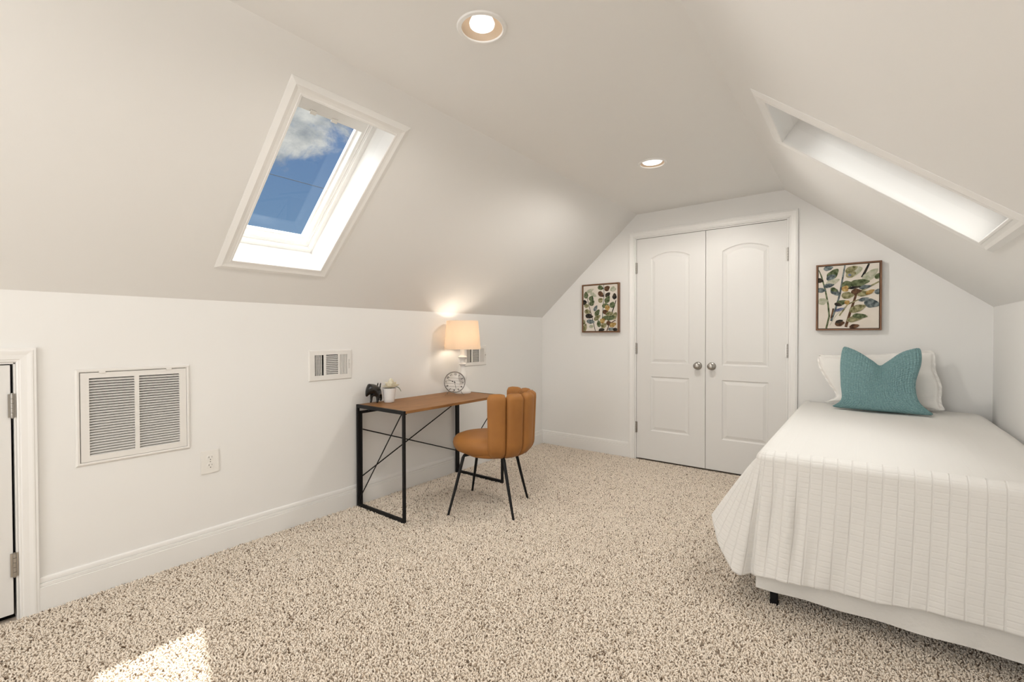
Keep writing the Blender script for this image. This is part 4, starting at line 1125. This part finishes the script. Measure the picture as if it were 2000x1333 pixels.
def picture(x0, x1, z0, z1, label, cat_ops, depth=0.038, fw_=0.011):
    t = thing('framed_print', ((x0+x1)/2, YE, z0), label, 'picture', None)
    bm = bmesh.new()
    plane_frame(bm, (0, YE, 0), (1, 0, 0), (0, 0, 1), (0, -1, 0), x0+fw_, x1-fw_, z0+fw_, z1-fw_, [(0.0, 0.004), (0.0, depth-0.001), (0.001, depth), (fw_-0.001, depth), (fw_, depth-0.001), (fw_, 0.001)])
    link('picture_frame', bm, frame_m, t)
    bm = bmesh.new(); box(bm, x0+fw_-0.0005, x1-fw_+0.0005, YE-depth+0.018, YE-0.002, z0+fw_-0.0005, z1-fw_+0.0005); link('backing', bm, mat_edge_m, t)
    # stretched canvas standing a little proud of the backing, with the painting laid on it
    g = 0.0035; yc = YE-depth+0.006
    X0, X1, Z0, Z1 = x0+fw_+g, x1-fw_-g, z0+fw_+g, z1-fw_-g
    names = list(inks); bm = bmesh.new(); box(bm, X0, X1, yc, YE-depth+0.018, Z0, Z1)
    w, h = X1-X0, Z1-Z0; layer = [0]
    def put(poly, ink):
        layer[0] += 1; y = yc-0.00006*layer[0]
        pts = []
        for a, b in poly: pts.append((X0+w*min(1, max(0, a)), Z0+h*min(1, max(0, b))))
        vs = [bm.verts.new((a, y, b)) for a, b in pts]
        try: f = bm.faces.new(vs)
        except ValueError: return
        f.material_index = 1+names.index(ink)
    def leaf(cx, cy, ln, wd, deg, ink):
        """cx, cy in 0..1 from the top left; size in fractions of the width"""
        a = math.radians(deg); pts = []
        n = 32
        for k in range(n):
            p = 2*PI*k/n; lx = ln/2*math.cos(p); ly = wd/2*math.sin(p)*(1-0.25*math.cos(p))*(1+0.06*math.sin(5*p+cx*40))
            lx *= 1.0+0.12*(abs(math.cos(p))**6)
            pts.append((cx+(lx*math.cos(a)-ly*math.sin(a)), 1-cy+(lx*math.sin(a)+ly*math.cos(a))*w/h))
        put(pts, ink)
    def stem(pts, wd, ink):
        pts = [(a, 1-b) for a, b in pts]; Lp, Rp = [], []
        for k, (a, b) in enumerate(pts):
            p, q = pts[max(k-1, 0)], pts[min(k+1, len(pts)-1)]; dx, dy = q[0]-p[0], q[1]-p[1]; l = math.hypot(dx, dy)
            ww = wd*(1-0.35*k/len(pts))/2
            Lp.append((a-dy/l*ww, b+dx/l*ww*w/h)); Rp.append((a+dy/l*ww, b-dx/l*ww*w/h))
        for k in range(len(pts)-1): put([Lp[k], Lp[k+1], Rp[k+1], Rp[k]], ink)
    cat_ops(leaf, stem)
    link('canvas', bm, [canvas_m]+[inks[k] for k in names], t)
    return t
def art_small(leaf, stem):
    stem([(0.36, 1.0), (0.30, 0.80), (0.22, 0.58), (0.14, 0.35), (0.11, 0.22)], 0.020, 'dark')
    stem([(0.57, 0.80), (0.58, 0.60), (0.60, 0.40), (0.62, 0.20), (0.61, 0.0)], 0.022, 'slate')
    stem([(0.82, 0.66), (0.90, 0.50), (0.96, 0.35)], 0.030, 'dark')
    stem([(0.55, 1.0), (0.57, 0.75)], 0.02, 'olive'); stem([(0.70, 1.0), (0.78, 0.85), (0.95, 0.77)], 0.03, 'brown')
    leaf(0.20, 0.11, 0.22, 0.10, 20, 'pale'); leaf(0.88, 0.10, 0.13, 0.16, 90, 'pale'); leaf(0.30, 0.20, 0.2, 0.1, -30, 'pale')
    for a in ((0.08, 0.20, 0.17, 0.13, 95, 'green'), (0.24, 0.28, 0.13, 0.15, 60, 'green'), (0.04, 0.36, 0.12, 0.14, 10, 'dark'), (0.26, 0.38, 0.16, 0.14, 40, 'green'),
              (0.10, 0.44, 0.14, 0.11, 0, 'olive'), (0.37, 0.50, 0.16, 0.10, 60, 'slate'), (0.13, 0.57, 0.18, 0.12, -10, 'olive'), (0.42, 0.60, 0.19, 0.13, 55, 'green'),
              (0.18, 0.67, 0.21, 0.13, -8, 'dark'), (0.42, 0.71, 0.20, 0.12, 35, 'olive'), (0.22, 0.79, 0.22, 0.12, -6, 'slate'), (0.25, 0.90, 0.14, 0.09, 5, 'pale'),
              (0.05, 0.92, 0.20, 0.12, 75, 'olive'), (0.02, 0.80, 0.12, 0.08, 90, 'olive'), (0.52, 0.06, 0.16, 0.12, -20, 'green'), (0.71, 0.08, 0.15, 0.14, 30, 'brown'),
              (0.53, 0.20, 0.18, 0.13, -40, 'brown'), (0.52, 0.33, 0.13, 0.13, 30, 'olive'), (0.73, 0.22, 0.15, 0.12, 40, 'dark'), (0.72, 0.32, 0.20, 0.14, 60, 'green'),
              (0.92, 0.26, 0.15, 0.12, 90, 'dark'), (0.86, 0.44, 0.15, 0.16, 70, 'green'), (0.66, 0.45, 0.18, 0.12, 10, 'green'), (0.72, 0.50, 0.13, 0.16, 20, 'ochre'),
              (0.68, 0.60, 0.20, 0.12, -20, 'brown'), (0.78, 0.63, 0.20, 0.12, 10, 'olive'), (0.92, 0.68, 0.20, 0.14, 60, 'olive'), (0.66, 0.72, 0.20, 0.12, 20, 'green'),
              (0.82, 0.72, 0.24, 0.12, 15, 'green'), (0.58, 0.78, 0.14, 0.14, 40, 'ochre'), (0.47, 0.84, 0.17, 0.12, 100, 'green'), (0.62, 0.88, 0.16, 0.14, 30, 'olive'),
              (0.76, 0.83, 0.13, 0.12, 0, 'brown'), (0.88, 0.87, 0.18, 0.12, 20, 'ochre'), (0.55, 0.98, 0.16, 0.10, 10, 'dark'), (0.83, 0.96, 0.16, 0.08, 5, 'slate'), (0.95, 0.97, 0.14, 0.08, 0, 'dark')): leaf(*a)
def art_large(leaf, stem):
    stem([(0.14, 1.0), (0.19, 0.80), (0.17, 0.62), (0.12, 0.38), (0.05, 0.15), (0.0, 0.05)], 0.034, 'green')
    stem([(0.22, 0.88), (0.30, 0.68), (0.37, 0.45), (0.41, 0.22), (0.45, 0.0)], 0.038, 'slate')
    stem([(0.47, 0.98), (0.54, 0.75), (0.62, 0.52), (0.64, 0.46)], 0.048, 'brown'); stem([(0.36, 0.80), (0.50, 0.62), (0.66, 0.56), (0.80, 0.53)], 0.028, 'olive')
    stem([(0.73, 0.21), (0.79, 0.10), (0.84, 0.0)], 0.045, 'dark'); stem([(0.70, 0.43), (0.84, 0.36), (1.0, 0.29)], 0.04, 'olive')
    stem([(0.20, 0.95), (0.30, 0.80), (0.45, 0.66)], 0.012, 'pale'); stem([(0.26, 0.68), (0.22, 0.84)], 0.03, 'brown')
    leaf(0.60, 0.10, 0.26, 0.20, 20, 'pale'); leaf(0.86, 0.18, 0.30, 0.16, 45, 'pale'); leaf(0.08, 0.56, 0.16, 0.14, 10, 'pale'); leaf(0.78, 0.36, 0.18, 0.08, 10, 'slate')
    for a in ((0.17, 0.03, 0.15, 0.10, 10, 'slate'), (0.25, 0.13, 0.24, 0.16, 50, 'green'), (0.22, 0.18, 0.16, 0.12, 30, 'slate'), (0.24, 0.26, 0.24, 0.12, 25, 'pale'),
              (0.02, 0.22, 0.12, 0.10, -10, 'dark'), (0.18, 0.31, 0.17, 0.09, 10, 'slate'), (0.05, 0.38, 0.15, 0.10, -5, 'slate'), (0.29, 0.42, 0.18, 0.12, -45, 'slate'), (0.27, 0.38, 0.12, 0.08, -30, 'green'),
              (0.56, 0.07, 0.20, 0.12, 25, 'olive'), (0.55, 0.15, 0.16, 0.13, 20, 'olive'), (0.53, 0.16, 0.05, 0.05, 0, 'indigo'), (0.49, 0.31, 0.17, 0.16, 20, 'green'), (0.69, 0.29, 0.30, 0.14, 8, 'green'),
              (0.46, 0.37, 0.12, 0.12, 60, 'ochre'), (0.61, 0.36, 0.20, 0.05, 8, 'dark'), (0.64, 0.43, 0.16, 0.13, 10, 'brown'), (0.50, 0.48, 0.19, 0.14, 0, 'olive'),
              (0.78, 0.46, 0.24, 0.10, 12, 'olive'), (0.86, 0.44, 0.14, 0.08, 30, 'ochre'), (0.40, 0.59, 0.18, 0.10, 15, 'green'), (0.34, 0.62, 0.12, 0.07, -20, 'dark'), (0.49, 0.59, 0.08, 0.09, 40, 'ochre'),
              (0.37, 0.70, 0.15, 0.06, 20, 'indigo'), (0.76, 0.55, 0.16, 0.07, 15, 'slate'), (0.89, 0.62, 0.23, 0.17, -15, 'slate'), (0.98, 0.44, 0.10, 0.10, 80, 'slate'),
              (0.66, 0.69, 0.26, 0.14, 22, 'olive'), (0.64, 0.84, 0.30, 0.12, 20, 'olive'), (0.70, 0.81, 0.22, 0.10, -5, 'green'), (0.37, 0.92, 0.15, 0.12, 10, 'brown'), (0.36, 0.89, 0.12, 0.07, 20, 'dark'), (0.61, 0.97, 0.15, 0.09, 15, 'brown'), (0.98, 0.20, 0.12, 0.08, 60, 'green')): leaf(*a)
picture(0.489, 0.871, 1.144, 1.607, 'smaller watercolour leaf print in a walnut frame, left of the closet doors', art_small)
picture(2.394, 2.765, 1.149, 1.619, 'leafy watercolour print in a walnut frame hanging above the bed', art_large)

# ------------------------------------------------------------------ carpet pile
def carpet():
    rng = np.random.default_rng(3)
    sp = 0.0063
    xs = np.arange(0.016, XR-0.016, sp); ys = np.arange(-0.15, YE-0.016, sp)
    X, Y = np.meshgrid(xs, ys); X = X.ravel(); Y = Y.ravel()
    X = X+rng.uniform(-.5, .5, X.size)*sp; Y = Y+rng.uniform(-.5, .5, Y.size)*sp
    keep = np.ones(X.size, bool)
    # nothing of the floor shows to the right of the bed foot's shade line, nor far outside the view cone
    dx, dy = X-EYE.x, Y-EYE.y
    f_ = dx*fw.x+dy*fw.y; r_ = dx*r2.x+dy*r2.y
    keep &= (f_ > 0.9) & (np.abs(r_) < f_*1.25+0.2)
    keep &= ~((X > BX0+0.35) & (Y > BY0+0.35))
    keep &= (X > 0.016) & (X < XR-0.016) & (Y < YE-0.016)
    X, Y = X[keep], Y[keep]; n = X.size
    h = rng.uniform(0.0085, 0.0130, n); az = rng.uniform(0, 2*PI, n); lean = rng.uniform(0.15, 1.15, n); rad = rng.uniform(0.0023, 0.0035, n)
    # broad tread marks in the pile
    lean = lean+0.25*np.sin(X*3.1+Y*1.3)*np.sin(Y*2.7-X)
    az2 = az+rng.uniform(-1.3, 1.3, n)
    lv = [(0.0, 0.8), (0.40, 1.0), (0.78, 0.95), (1.0, 0.45)]; S_ = 5
    P = np.zeros((n, len(lv)*S_+1, 3), np.float32)
    for li, (t_, rs) in enumerate(lv):
        bx = X+np.cos(az)*lean*h*t_*0.55+np.cos(az2)*h*0.35*t_*t_
        by_ = Y+np.sin(az)*lean*h*t_*0.55+np.sin(az2)*h*0.35*t_*t_
        bz = -0.0125+h*t_*np.cos(np.clip(lean, 0, 1.2)*0.55)
        for s in range(S_):
            a = 2*PI*s/S_+t_*2.4+az
            # ring tilted with the lean
            cx_, sy_ = np.cos(a)*rad*rs, np.sin(a)*rad*rs
            tilt = (cx_*np.cos(az2)+sy_*np.sin(az2))*0.7*t_
            P[:, li*S_+s, 0] = bx+cx_; P[:, li*S_+s, 1] = by_+sy_; P[:, li*S_+s, 2] = bz-tilt
        if li == len(lv)-1:
            P[:, -1, 0] = bx+np.cos(az2)*rad*0.3; P[:, -1, 1] = by_+np.sin(az2)*rad*0.3; P[:, -1, 2] = bz+rad*0.35
    nv = P.shape[1]; quads = []; tris = []
    for li in range(len(lv)-1):
        for s in range(S_):
            s2 = (s+1) % S_; quads.append((li*S_+s, li*S_+s2, (li+1)*S_+s2, (li+1)*S_+s))
    b = (len(lv)-1)*S_
    for s in range(S_): tris.append((b+s, b+(s+1) % S_, nv-1))
    quads = np.array(quads); tris = np.array(tris); off = (np.arange(n)*nv)[:, None, None]
    Q = (quads[None]+off).reshape(-1, 4); Tt = (tris[None]+off).reshape(-1, 3)
    me = bpy.data.meshes.new('carpet_pile'); me.vertices.add(n*nv); me.vertices.foreach_set('co', P.reshape(-1))
    loops = np.concatenate([Q.ravel(), Tt.ravel()]).astype(np.int32)
    starts = np.concatenate([np.arange(len(Q))*4, len(Q)*4+np.arange(len(Tt))*3]).astype(np.int32)
    me.loops.add(loops.size); me.loops.foreach_set('vertex_index', loops); me.polygons.add(starts.size); me.polygons.foreach_set('loop_start', starts)
    me.update(calc_edges=True)
    me.polygons.foreach_set('use_smooth', np.ones(starts.size, bool))
    at = me.attributes.new('shade', 'FLOAT', 'POINT')
    sh = np.clip(rng.beta(3.2, 1.6, n), 0, 1); fl = rng.random(n) < 0.10; sh[fl] = rng.uniform(0.0, 0.2, fl.sum())
    at.data.foreach_set('value', np.repeat(sh.astype(np.float32), nv))
    me.materials.append(carpet_m)
    o = bpy.data.objects.new('carpet_pile', me); COL.objects.link(o)
    o['label'] = 'beige twisted shag carpet pile with brown flecks covering the floor'; o['category'] = 'carpet'; o['kind'] = 'stuff'
    print('carpet tufts', n)
carpet()
